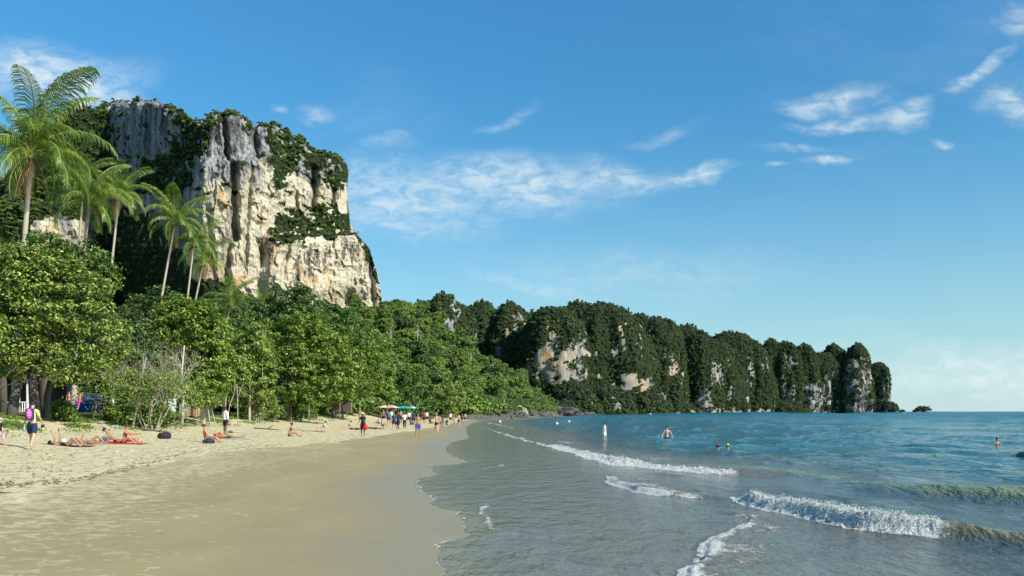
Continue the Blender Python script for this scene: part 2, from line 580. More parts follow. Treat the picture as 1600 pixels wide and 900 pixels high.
def rock_material(name, gain=1.0, c1=(0.60, 0.52, 0.37), c2=(0.80, 0.72, 0.54), orange=0.75):
    m, nt, b = new_mat(name)
    tc = nn(nt, 'ShaderNodeTexCoord')
    v = tc.outputs['Object']
    warm, veg_a, dark = attr(nt, 'warm'), attr(nt, 'veg'), attr(nt, 'stain')
    n1 = noise(nt, v, 0.055, 8, 0.62, (1, 1, 0.6), None, 0.6)
    st = noise(nt, v, 0.30, 8, 0.66, (1, 1, 0.11), None, 0.5)
    st2 = noise(nt, v, 0.9, 6, 0.65, (1, 1, 0.22), None, 0.3)
    hz = noise(nt, v, 0.5, 5, 0.6, (0.22, 0.22, 1.6), None, 0.5)
    grey = mixc(nt, maprange(nt, st, 0.33, 0.66), (0.12, 0.125, 0.135), (0.46, 0.45, 0.43))
    cream = mixc(nt, maprange(nt, n1, 0.3, 0.7), c1, c2)
    org = mixc(nt, maprange(nt, noise(nt, v, 0.11, 6, 0.6, (1, 1, 0.5)), 0.53, 0.66, 0, orange), cream, (0.55, 0.33, 0.12))
    wm = maprange(nt, math_node(nt, 'ADD', warm, math_node(nt, 'MULTIPLY', math_node(nt, 'SUBTRACT', n1, 0.5), 1.2)), 0.35, 0.65)
    c = mixc(nt, wm, grey, org)
    blk = math_node(nt, 'ADD', math_node(nt, 'MULTIPLY', st, 0.6), math_node(nt, 'MULTIPLY', st2, 0.4))
    blkf = maprange(nt, math_node(nt, 'SUBTRACT', blk, math_node(nt, 'MULTIPLY', dark, 0.10)), 0.452, 0.388, 0, 0.85)
    c = mixc(nt, blkf, c, (0.075, 0.07, 0.075))
    crk = maprange(nt, hz, 0.36, 0.30, 0, 0.5)
    c = mixc(nt, crk, c, (0.13, 0.11, 0.09))
    fine = noise(nt, v, 1.6, 6, 0.72)
    c = mixc(nt, maprange(nt, fine, 0.52, 0.36, 0, 0.6), c, (0.12, 0.11, 0.10))
    gm = maprange(nt, math_node(nt, 'ADD', veg_a, math_node(nt, 'MULTIPLY', math_node(nt, 'SUBTRACT', n1, 0.5), 0.6)), 0.45, 0.6)
    c = mixc(nt, gm, c, (0.030, 0.045, 0.018))
    nt.links.new(c, b.inputs['Base Color'])
    b.inputs['Roughness'].default_value = 0.95
    b.inputs['Specular IOR Level'].default_value = 0.1
    h = math_node(nt, 'ADD', math_node(nt, 'MULTIPLY', st, 1.0), math_node(nt, 'ADD', st2, math_node(nt, 'MULTIPLY', fine, 0.9)))
    bump(nt, b, h, 0.9, 1.1 * gain)
    return m


# ------------------------------------------------------------------ coast line and ground height
_sl = [(704, 900), (690, 886), (684, 877), (694, 862), (684, 850), (700, 844), (721, 841), (727, 836), (726, 820), (720, 804), (688, 793),
       (670, 786), (682, 780), (665, 770), (649, 760), (650, 748), (682, 743), (675, 735), (674, 728), (720, 724), (730, 721), (708, 713),
       (694, 703), (704, 691), (732, 685), (729, 676), (728, 667), (739, 661), (755, 656.5), (800, 653.8), (850, 651.2), (885, 649.6)]
_sy = [ZC * F / (y - HOR) for x, y in _sl]
_sx = [(x - 800) / F * Y for (x, y), Y in zip(_sl, _sy)]
SHY = np.array([-500, 0, 6] + _sy + [600, 2500])
SHX = np.array([-2.5, -1.2, -0.9] + _sx + [34, 40])
_smy = np.array([-500, 0, 12, 25, 40, 62, 110, 194, 224, 277, 364, 448, 600, 2500])
_smx = np.array([-2.5, -1.2, -1.0, -2.4, -3.4, -4.0, -6, -8, -7.3, 0, 13, 27, 34, 40])


_dy = np.exp(np.linspace(math.log(6), math.log(450), 4000))
_dx = np.interp(_dy, SHY, SHX)
_kk = np.exp(-np.linspace(-2, 2, 31) ** 2)
_dx[15:-15] = np.convolve(_dx, _kk / _kk.sum(), 'same')[15:-15]
_dx = _dx + (0.10 * pn(_dy / 0.55, 0 * _dy + .3, 2.2) + 0.05 * pn(_dy / 0.2, 0 * _dy + .3, 5.2)) * np.interp(_dy, [6, 8, 60, 300], [0, 1, 2, 0])
SHY = np.concatenate([[-500, 0], _dy, [600, 2500]])
SHX = np.concatenate([[-2.5, -1.2], _dx, [34, 40]])


def coast(Y, smooth=False):
    return np.interp(Y, _smy, _smx) if smooth else np.interp(Y, SHY, SHX)


CREST_PX = [-2000, 0, 300, 480, 560, 600, 640, 660, 700, 740, 790, 830, 860, 885, 950]
CREST_PY = [482, 482, 492, 500, 500, 486, 492, 496, 531, 560, 590, 614, 632, 648, 652]
FRONT_PX = [-2000, 500, 600, 700, 760, 800, 850, 885]
FRONT_Y = [115, 120, 160, 225, 245, 290, 370, 415]


def hill(X, Y):
    Ys = np.maximum(Y, 1.0)
    px = np.where(Y > 1, 800 + F * X / Ys, -2000 + 0 * X)
    hc = ZC + (HOR - np.interp(px, CREST_PX, CREST_PY)) / F * 425 - 2.0
    hc = np.maximum(hc, 0)
    yf = np.interp(px, FRONT_PX, FRONT_Y)
    t = np.clip((Y - yf) / (425 - yf), 0, 1)
    back = 1 - sstep(Y, 450, 620) * 0.85
    return hc * (0.25 * t + 0.75 * t * t * (1.5 - 0.5 * t)) * back * (Y > 60) + 2.5 * fbm(X / 30, Y / 30) * t


def ground(X, Y):
    X = np.asarray(X, float)
    Y = np.asarray(Y, float)
    s1 = X - coast(Y)
    s0 = X - coast(Y, True)
    k = sstep(np.abs(s0), 1.5, 5.0)
    s = s1 * (1 - k) + s0 * k
    w = np.interp(Y, [0, 60, 120, 200, 260, 400], [1, 1, 0.85, 0.6, 0.3, 0.2])
    d = -s / w
    z = np.interp(d, [-400, -60, -20, 0, 10, 15, 20, 24, 30, 90, 300], [-9, -2.2, -0.75, 0, 0.44, 0.66, 1.05, 1.75, 1.98, 2.3, 2.5])
    land = sstep(d, 14, 24)
    z = z + np.where(s < 0, hill(X, Y), 0) * sstep(d, 0, 14)
    lump = fbm(X / 1.6, Y / 1.6, 0, 3) * 0.035 * sstep(d, 9, 12) + fbm(X / 5, Y / 5, 3.1, 3) * 0.10 * land
    return z + lump


def G(px, py, near=8.0, farY=300.0):
    """first ground point along the ray of photo pixel (px, py)"""
    Y = np.exp(np.linspace(math.log(near), math.log(farY), 1500))
    X = (px - 800) / F * Y
    Z = ground(X, Y)
    p = HOR - F * (Z - ZC) / Y
    idx = np.where(p <= py)[0]
    i = idx[0] if len(idx) else len(Y) - 1
    return Vector((float(X[i]), float(Y[i]), float(Z[i])))


def P(px, py, Y):
    return Vector(((px - 800) / F * Y, Y, ZC + (HOR - py) / F * Y))


def Wt(px, py):
    Y = ZC * F / (py - HOR)
    return Vector(((px - 800) / F * Y, Y, 0))


def gz(x, y):
    return float(ground(np.array([x]), np.array([y]))[0])


def build_ground():
    th = np.concatenate([np.linspace(-180, -42, 24)[:-1], np.linspace(-42, 42, 520), np.linspace(42, 180, 24)[1:-1]])
    th = np.radians(th)
    r = np.concatenate([np.linspace(0.5, 8, 14)[:-1], np.exp(np.linspace(math.log(8), math.log(70), 250))[:-1], np.exp(np.linspace(math.log(70), math.log(700), 140))[:-1],
                        np.exp(np.linspace(math.log(700), math.log(30000), 12))])
    rr, tt = np.meshgrid(r, th, indexing='ij')
    X, Y = rr * np.sin(tt), rr * np.cos(tt)
    Z = ground(X, Y)
    s = X - coast(Y)
    s0 = X - coast(Y, True)
    w = np.interp(Y, [0, 60, 120, 200, 260, 400], [1, 1, 0.85, 0.6, 0.3, 0.2])
    d = -s0 / w
    bd = np.interp(Y, [0, 20, 36, 52, 80, 117, 200], [8.6, 8.6, 9.4, 7.0, 5.0, 3.4, 2.0])
    dd = -s0 + fbm(X / 4, Y / 4, 1.0, 3) * 0.6
    dry = sstep(dd, bd - 0.9, bd + 0.9)
    wet = 1 - sstep(-s + fbm(X / 2.5, Y / 2.5, 7.0, 2) * 0.4, 0.3, 4.2)
    flake = sstep(-s0, 2.0, 8.5) - 0.15
    green = sstep(d + fbm(X / 5, Y / 5, 9.0, 3) * 2.0, 21.5, 25.0)
    green = np.where(Y > 150, np.maximum(green, sstep(d, 11, 15)), green)
    V = np.stack([X, Y, Z], -1).reshape(-1, 3)
    me = mesh_np('sand_beach', V, grid_faces(len(r), len(th), True), sand_material(), True,
                 dict(dry=dry, wet=wet, flake=flake, green=green))
    o = obj('beach', me)
    tag(o, 'pale dry and damp sandy beach sloping to the water', kind='structure')


# waves: foot line in photo pixels (at sea level), height, foam, foam width, front width, back width
WAVES = [
    # the near breaker
    ([(1140, 779, .06, .5), (1152, 786, .26, 1), (1200, 798, .24, 1), (1260, 812, .28, 1), (1330, 827, .31, 1), (1400, 836, .29, 1), (1440, 839, .27, .9), (1480, 843, .26, .35), (1530, 850, .24, .12), (1600, 860, .22, .05), (1720, 876, .2, 0)], 0.55, 0.42, 1.0, 0.9),
    # the middle foam line that leads to it
    ([(945, 742, .04, .5), (952, 756, .10, .85), (990, 768, .13, .9), (1030, 775, .12, .9), (1075, 779, .09, .7), (1110, 781, .07, .4), (1145, 783, .05, .2)], 1.5, 0.25, 0.9, 0.2),
    # long outer line, breaking
    ([(742, 663, .05, .5), (770, 673, .08, .6), (800, 683, .12, .8), (835, 692, .14, .75), (870, 702, .16, .8), (905, 712, .20, .85), (940, 723, .30, 1), (970, 727, .34, 1), (985, 728, .22, .7), (1010, 732, .20, .7), (1060, 737, .24, .85), (1095, 740, .26, .85),
      (1125, 742, .28, .7), (1150, 744, .28, .3), (1200, 748, .24, 0), (1260, 758, .20, 0), (1300, 766, .24, 0), (1400, 777, .30, 0), (1500, 784, .34, 0), (1600, 790, .36, 0), (1750, 797, .34, 0)], 0.75, 1.2, 2.4, 1.0),
    # swash edge lower right
    ([(1075, 797, .02, .1), (1120, 801, .05, .2), (1168, 809, .05, .6), (1150, 823, .04, .8), (1120, 842, .05, .85), (1096, 858, .05, .85), (1088, 876, .05, .8), (1066, 893, .05, .8), (1040, 930, .04, .8)], 1.1, 0.12, 0.5, 0.0),
    # small swash tongue
    ([(770, 783, .01, .1), (750, 795, .02, .65), (758, 812, .03, .55), (768, 826, .035, .45), (800, 831, .04, .4), (852, 839, .03, .05)], 0.5, 0.12, 0.5, 0.0),
    ([(705, 741, .01, .3), (760, 731, .02, .4), (785, 727, .02, .65), (800, 725, .01, .2)], 0.5, 0.15, 0.4, 0.0),
    ([(868, 692, .12, .6), (880, 695, .16, .8), (892, 694, .10, .4)], 0.9, 0.5, 1.2, 0.3),
    ([(755, 660, .05, .5), (780, 665, .08, .55), (800, 670, .1, .5)], 3.0, 0.6, 1.5, 0.2),
    ([(850, 665, .06, .25), (880, 672, .10, .3), (905, 679, .08, .2)], 1.2, 0.8, 2, 0.2),
    ([(1090, 706, .05, 0), (1120, 712, .25, .15), (1150, 713, .32, 0), (1190, 712, .08, 0)], 1.0, 0.8, 1.6, 1.0),
    ([(1400, 716, .1, 0), (1440, 722, .30, .0), (1480, 723, .36, .05), (1530, 718, .15, 0)], 0.8, 1.2, 2.6, 0.8),
    ([(1540, 706, .1, 0), (1580, 712, .30, .0), (1640, 712, .30, 0)], 0.8, 1.4, 3.0, 0.8),
    ([(1330, 702, .1, 0), (1400, 707, .26, 0), (1480, 709, .26, 0), (1540, 704, .08, 0)], 0.8, 1.6, 3.2, 0.5),
    ([(760, 862, .0, 0), (840, 873, .02, .05), (900, 884, .03, .1), (980, 893, .03, .1), (1060, 903, .02, 0)], 0.3, 0.2, 0.6, 0.0),
    # faint lines running through the flat shallows
    ([(900, 826, .008, 0), (1000, 822, .012, 0), (1100, 826, .01, 0)], 0.3, 0.2, 0.6, 0.0),
]


FOAMPTS = []
SEA = {}


def build_sea():
    dyr = np.concatenate([np.exp(np.linspace(math.log(1400), math.log(300), 14))[:-1], np.linspace(300, 75, 230)[:-1], np.linspace(75, 4, 150)[:-1], np.exp(np.linspace(math.log(4), math.log(0.12), 36))])
    r = ZC * F / dyr
    th = np.concatenate([np.degrees(np.arctan(np.linspace(-0.20, 0.68, 900))), np.linspace(34.3, 200, 40)[1:]])
    th = np.radians(th)
    # rows follow distance along +Y in front so that they match over the dense fan
    rr, tt = np.meshgrid(r, th, indexing='ij')
    sec = 1 / np.cos(np.minimum(tt, math.radians(34.3)))
    rr = rr * sec
    X, Y = rr * np.sin(tt), rr * np.cos(tt)
    s = X - coast(Y)
    gr = ground(X, Y)
    depth = np.clip(-gr, 0, 10)
    D = np.hypot(X, Y)
    fade = 1 - sstep(D, 150, 500)
    off = sstep(s, 3, 16)
    big = fbm(X / 6.5 + Y / 30, Y / 15, 2.0, 3, 0.5) * 0.10 + fbm(X / 2.0 + Y / 9, Y / 4.5, 5.0, 3, 0.55) * 0.045
    chop = np.zeros_like(X)
    for q, lam in enumerate((0.9, 1.9, 4.0, 9.0, 22.0, 50.0)):
        chop += pn(X / lam + Y / (lam * 5) + 9 * q, Y / (lam * 1.5), 3.3 * q) * lam * 0.060 * sstep(D, lam * 4, lam * 14)
    big = big * fade + chop
    Z = big * off + fbm(X / 0.9, Y / 2.2, 8, 2) * 0.006 * fade * sstep(s, 0.3, 2)
    foam = np.zeros_like(X)
    swell = np.zeros_like(X)
    silt = np.zeros_like(X)
    Xa, Ya, Za = X, Y, Z
    for wi, (pts, fw, fr, bk, gw) in enumerate(WAVES):
        W = [Wt(p[0], p[1]) for p in pts]
        mg = 3 + bk * 3 + fw * 2
        sel = (Xa > min(p.x for p in W) - mg) & (Xa < max(p.x for p in W) + mg) & (Ya > min(p.y for p in W) - mg) & (Ya < max(p.y for p in W) + mg)
        X, Y, Z = Xa[sel], Ya[sel], Za[sel]
        wx = fbm(X / 1.7, Y / 1.7, 20 + wi, 3) * (0.10 if W[0].y < 40 else 0.45)
        best = np.full(X.shape, 1e9)
        sd = np.zeros_like(X)
        A = np.zeros_like(X)
        FO = np.zeros_like(X)
        for i in range(len(W) - 1):
            a, b_ = W[i], W[i + 1]
            dx, dy = b_.x - a.x, b_.y - a.y
            L = math.hypot(dx, dy)
            raw = ((X - a.x) * dx + (Y - a.y) * dy) / (L * L)
            t = np.clip(raw, 0, 1)
            qx, qy = X - (a.x + t * dx), Y - (a.y + t * dy)
            dist = np.hypot(qx, qy)
            cr = (dx * (Y - a.y) - dy * (X - a.x)) / L
            m = dist < best
            best = np.where(m, dist, best)
            sd = np.where(m, np.sign(cr) * dist, sd)
            over = 0 * dist
            if i == 0: over = np.maximum(0, -raw) * L
            if i == len(W) - 2: over = np.maximum(0, raw - 1) * L
            endf = 1 - sstep(over, 0, 0.8 * fr + 0.3)
            A = np.where(m, (pts[i][2] + (pts[i + 1][2] - pts[i][2]) * t) * endf, A)
            FO = np.where(m, (pts[i][3] + (pts[i + 1][3] - pts[i][3]) * t) * endf, FO)
        dd = sd + wx * (0.25 + 0.75 * FO)
        prof = sstep(dd, 0, fr) * np.exp(-np.clip(dd - fr, 0, 99) / bk)
        h = A * prof
        fz = sstep(dd, -0.18, 0.02) * (1 - sstep(dd, fw * 0.45, fw * 1.6)) * FO
        lace_ = np.where(A < 0.15, sstep(-dd, -fw * 0.30, -0.02) * 0.45 + 0.50, 1.0)
        fz = fz * lace_ * np.where(A < .15, np.clip(1.0 + 0.5 * fbm(X / 1.1, Y / 1.1, 71 + wi, 3), 0.35, 1.15), 1)
        lump = ((0.35 - np.abs(pn(X / 0.42, Y / 0.42, 3 + wi))) * 0.42 + (0.3 - np.abs(pn(X / 0.17, Y / 0.17, 13 + wi))) * 0.26 + (0.3 - np.abs(pn(X / 0.075, Y / 0.075, 23 + wi))) * 0.14) * fz * np.clip(A, .11, .45) * 0.8
        if wi in (0, 2):
            q = np.where((fz > .6) & (A > .19) & (dd > -.1) & (dd < fw * 1.1))
            FOAMPTS.append(np.stack([X[q], Y[q], (h + lump + 0 * X)[q]], -1))
        Z = np.maximum(Z, h * (0.92 + 0.16 * fbm(X / 1.5, Y / 1.5, 33, 2)) + Z * 0.35) + lump
        Za[sel] = Z
        foam[sel] = np.maximum(foam[sel], fz)
        swell[sel] = np.maximum(swell[sel], gw * sstep(h, 0.06, 0.3) * (1 - sstep(dd, fr, fr + bk * 0.6)) * (1 - FO))
        if wi == 0: silt[sel] = np.maximum(silt[sel], sstep(h, 0.04, 0.2) * (1 - FO) * 0.85 * (1 - sstep(dd, 0.5, 1.2)))
    X, Y, Z = Xa, Ya, Za
    # stray foam near the lower right swash and thin foam thread on the very edge of the water
    pxs, pys = proj(X, np.maximum(Y, 0.1), Z)
    edge = sstep(s, -0.02, 0.02) * (1 - sstep(s, 0.03, 0.12)) * (Y < 36)
    foam = np.maximum(foam, edge * 0.62 * (0.75 + 0.9 * pn(X / 0.7, Y / 0.7, 4)))
    lace = in_poly(pxs, pys, [(1170, 812), (1250, 860), (1270, 960), (1040, 960), (1075, 895), (1120, 850)]) & (Y > 0)
    foam = np.maximum(foam, lace * 0.18)
    lace2 = in_poly(pxs, pys, [(955, 735), (1100, 742), (1150, 760), (1000, 765), (950, 750)]) & (Y > 0)
    foam = np.maximum(foam, lace2 * 0.26)
    lace3 = in_poly(pxs, pys, [(960, 715), (1040, 712), (1050, 722), (975, 724)]) & (Y > 0)
    foam = np.maximum(foam, lace3 * 0.30)
    # sheet of swash lies on the sand at its edge
    Z = np.where(s < 1.2, Z * sstep(s, 0, 1.2), Z)
    Z = np.where(s < 2.0, np.maximum(Z, gr + 0.012 * sstep(s, -0.05, 0.3)), np.maximum(Z, -0.02))
    Z = np.where(s < 0, gr - 0.02 + 0 * s, Z)
    Z = np.where((s < 0) & (s > -0.05), gr - 0.002, Z)
    s_dark = sstep(s + fbm(X / 4, Y / 9, 60, 3) * 2.5, 7, 24)
    farsh = sstep(Y, 26, 52) * sstep(s, 6, 16)
    deep = np.clip(np.maximum(s_dark * 0.9, farsh), 0.02, 1)
    px0, py0 = proj(X, np.maximum(Y, 0.1), 0)
    nearq = np.interp(px0, [700, 950, 1100, 1300, 1600], [690, 735, 742, 765, 790])
    lim = sstep(py0, nearq - 10, nearq + 25)       # seaward of the outer breaker the water is deep
    deep = np.where(Y > 0, deep * (1 - lim) + lim * np.clip(0.05 + 0.22 * sstep(s, 4, 9), 0, 1), deep)
    far = sstep(D, 40, 400)
    idx = (s > -0.25)
    Fc = grid_faces(len(r), len(th))
    keep = idx.reshape(-1)[Fc].all(1)
    Fc = Fc[keep]
    used = np.unique(Fc)
    rm = np.full(X.size, -1)
    rm[used] = np.arange(len(used))
    V = np.stack([X, Y, Z], -1).reshape(-1, 3)[used]
    at = {k: v.reshape(-1)[used] for k, v in dict(foam=foam, deep=deep, swell=swell, far=far, silt=silt, film=(1 - sstep(s, 0.0, 0.9)) * 0.85).items()}
    SEA['z'] = Z
    me = mesh_np('sea', V, rm[Fc], water_material(), True, at)
    o = obj('sea', me)
    tag(o, 'teal sea with low breaking waves and thin swash on the sand', kind='structure')


build_ground()
build_sea()


# ------------------------------------------------------------------ instanced foliage
def leaves_np(centers, normals, size, rng, aspect=0.5, jitter=0.7, fold=0.15):
    """diamond leaves, one quad each (folded), around points"""
    n = len(centers)
    nr = normals + rng.normal(size=(n, 3)) * jitter
    nr /= np.linalg.norm(nr, axis=1)[:, None] + 1e-9
    t = rng.normal(size=(n, 3))
    t -= nr * (t * nr).sum(1)[:, None]
    t /= np.linalg.norm(t, axis=1)[:, None] + 1e-9
    b = np.cross(nr, t)
    L = size * rng.uniform(0.7, 1.3, n)[:, None]
    p0 = centers - t * L * 0.5
    p1 = centers + b * L * aspect * 0.5 + nr * L * fold + t * L * 0.08
    p2 = centers + t * L * 0.5
    p3 = centers - b * L * aspect * 0.5 + nr * L * fold + t * L * 0.08
    V = np.stack([p0, p1, p2, p3], 1).reshape(-1, 3)
    return V, np.arange(4 * n).reshape(-1, 4)


def clump_points(blobs, n, rng, clump_r, per=40, shell=0.55, zsquash=1.0, bottom=-0.6):
    """points gathered in small clumps over the shells of ellipsoid blobs"""
    vol = np.array([b[3] * b[4] + b[4] * b[5] + b[3] * b[5] for b in blobs])
    nc = max(1, n // per)
    pick = rng.choice(len(blobs), nc, p=vol / vol.sum())
    B = np.array(blobs)[pick]
    d = rng.normal(size=(nc, 3))
    d /= np.linalg.norm(d, axis=1)[:, None]
    low = d[:, 2] < bottom
    d[low, 2] *= -1
    rad = rng.uniform(shell, 1.0, nc) ** 0.6
    C_ = B[:, :3] + d * B[:, 3:6] * rad[:, None]
    reps = rng.integers(per // 2, per + per // 2, nc)
    cc = np.repeat(C_, reps, 0)
    dd = np.repeat(d, reps, 0)
    o = rng.normal(size=cc.shape)
    o /= np.linalg.norm(o, axis=1)[:, None]
    cr = clump_r * rng.uniform(0.6, 1.4, nc)
    o = o * (rng.uniform(0.1, 1, len(cc)) ** 0.45)[:, None] * np.repeat(cr, reps)[:, None] * np.array([1, 1, 0.7 * zsquash])
    nrm = dd * 0.5 + o / clump_r * 0.6 + np.array([0, 0, 0.55])
    return cc + o, nrm


def clump_object(name, mat, seed, n=230, size=0.36):
    rng = np.random.default_rng(seed)
    p, nr = clump_points([(0, 0, 0, .72, .72, .6)], n, rng, 0.3, 16, 0.8, 1, -0.3)
    V, Fc = leaves_np(p, nr, size, rng, 0.75, 0.5)
    return bpy.data.objects.new(name, mesh_np(name, V, Fc, mat))


_scatter_cache = {}


def scatter(name, pts, scales, clumps, label, rng, zscale=1.0):
    """one 'stuff' object: instances of leaf clumps on a cloud of points"""
    pts = np.asarray(pts)
    me = bpy.data.meshes.new(name)
    me.vertices.add(len(pts))
    me.vertices.foreach_set('co', pts.astype(np.float32).ravel())
    at = me.attributes.new('sc', 'FLOAT', 'POINT')
    at.data.foreach_set('value', np.asarray(scales, np.float32))
    at = me.attributes.new('rz', 'FLOAT', 'POINT')
    at.data.foreach_set('value', rng.uniform(0, 6.28, len(pts)).astype(np.float32))
    at = me.attributes.new('kind_index', 'INT', 'POINT')
    at.data.foreach_set('value', rng.integers(0, len(clumps), len(pts)).astype(np.int32))
    o = obj(name, me)
    ng = bpy.data.node_groups.new(name + '_nodes', 'GeometryNodeTree')
    ng.interface.new_socket('Geometry', in_out='INPUT', socket_type='NodeSocketGeometry')
    ng.interface.new_socket('Geometry', in_out='OUTPUT', socket_type='NodeSocketGeometry')
    gi = ng.nodes.new('NodeGroupInput')
    go = ng.nodes.new('NodeGroupOutput')
    join = ng.nodes.new('GeometryNodeJoinGeometry')

    def named(n_, t):
        a = ng.nodes.new('GeometryNodeInputNamedAttribute')
        a.data_type = t
        a.inputs['Name'].default_value = n_
        return a.outputs['Attribute']
    sca, rz, ki = named('sc', 'FLOAT'), named('rz', 'FLOAT'), named('kind_index', 'INT')
    cx = ng.nodes.new('ShaderNodeCombineXYZ')
    ng.links.new(rz, cx.inputs[2])
    cs = ng.nodes.new('ShaderNodeCombineXYZ')
    ng.links.new(sca, cs.inputs[0])
    ng.links.new(sca, cs.inputs[1])
    mz = ng.nodes.new('ShaderNodeMath')
    mz.operation = 'MULTIPLY'
    mz.inputs[1].default_value = zscale
    ng.links.new(sca, mz.inputs[0])
    ng.links.new(mz.outputs[0], cs.inputs[2])
    for i, c in enumerate(clumps):
        oi = ng.nodes.new('GeometryNodeObjectInfo')
        oi.inputs['Object'].default_value = c
        cmp_ = ng.nodes.new('FunctionNodeCompare')
        cmp_.data_type = 'INT'
        cmp_.operation = 'EQUAL'
        ng.links.new(ki, cmp_.inputs[2])
        cmp_.inputs[3].default_value = i
        ip = ng.nodes.new('GeometryNodeInstanceOnPoints')
        ng.links.new(gi.outputs[0], ip.inputs['Points'])
        ng.links.new(cmp_.outputs[0], ip.inputs['Selection'])
        ng.links.new(oi.outputs['Geometry'], ip.inputs['Instance'])
        ng.links.new(cx.outputs[0], ip.inputs['Rotation'])
        ng.links.new(cs.outputs[0], ip.inputs['Scale'])
        ng.links.new(ip.outputs[0], join.inputs[0])
    ng.links.new(join.outputs[0], go.inputs[0])
    md = o.modifiers.new('scatter', 'NODES')
    md.node_group = ng
    return tag(o, label, kind='stuff')


CL_J = [clump_object('jungle_clump', M['leaf_jungle'], 40 + i) for i in range(3)]
CL_K = [clump_object('karst_clump', M['leaf_karst'], 50 + i) for i in range(3)]
CL_D = [clump_object('dark_clump', M['leaf_dark'], 60 + i, 260) for i in range(2)]

# ------------------------------------------------------------------ the big limestone cliff
TOP = [(-140, 350), (-20, 322), (40, 285), (75, 225), (95, 180), (112, 160), (130, 152), (150, 160), (165, 152), (180, 144), (215, 142), (250, 144), (262, 150), (290, 154), (305, 165), (325, 176), (334, 163),
       (360, 163), (385, 171), (400, 184), (430, 184), (450, 196), (480, 211), (495, 228), (520, 231), (535, 240), (543, 258)]
TPX, TPY = zip(*TOP)
EDGE_PY = [200, 225, 255, 290, 350, 372, 390, 430, 460, 480, 560]
EDGE_PX = [536, 541, 545, 541, 547, 560, 577, 590, 596, 597, 603]
CLIFF_VEG = [
    [(-200, 200), (60, 190), (110, 145), (165, 140), (176, 200), (182, 235), (170, 330), (150, 350), (55, 330), (50, 420), (-200, 420)],  # dark bush cover carried on to the left stands in for palm shade
    [(258, 150), (300, 150), (336, 170), (330, 215), (320, 240), (300, 262), (272, 275), (240, 262), (252, 232), (284, 210), (270, 180)],
    [(225, 250), (292, 262), (300, 292), (262, 310), (205, 300)],
    [(402, 175), (440, 180), (470, 205), (495, 222), (498, 262), (484, 268), (466, 240), (452, 285), (430, 302), (425, 250), (418, 215)],
    [(495, 222), (530, 222), (545, 250), (546, 285), (528, 300), (510, 290), (500, 280)],
    [(425, 338), (450, 326), (490, 322), (530, 318), (550, 340), (552, 368), (520, 373), (470, 378), (427, 377)],
    [(548, 355), (575, 380), (592, 410), (600, 470), (612, 490), (596, 478), (590, 440), (578, 412), (560, 392)],
    [(0, 402), (140, 388), (172, 330), (205, 320), (262, 350), (288, 400), (300, 438), (340, 442), (400, 466), (470, 474), (520, 478), (560, 488), (600, 490), (600, 560), (0, 560)],
    [(378, 175), (400, 185), (402, 200), (384, 205)], [(335, 160), (352, 160), (350, 195), (338, 200)],
    [(40, 300), (170, 300), (172, 345), (120, 335), (40, 345)]]
GROOVES = [  # px, py0, py1, depth, width px, tilt
    (366, 255, 375, 13, 6, 0.03), (352, 168, 250, 7, 4, 0.12), (490, 262, 330, 9, 5, 0), (356, 372, 455, 7, 5, -0.05), (581, 405, 475, 6, 4, 0.1),
    (410, 380, 415, 5, 4, 0), (399, 180, 250, 5, 4, 0.05), (300, 262, 300, 5, 8, 0.3), (446, 385, 440, 3, 3, -.2), (330, 330, 440, 3, 4, .1),
    (232, 160, 300, 5, 5, 0), (205, 150, 330, 4, 4, 0), (388, 250, 420, 2.5, 3, -0.05), (520, 290, 330, 5, 5, 0), (463, 295, 330, 3, 3, 0), (545, 455, 480, 7, 9, 0)]


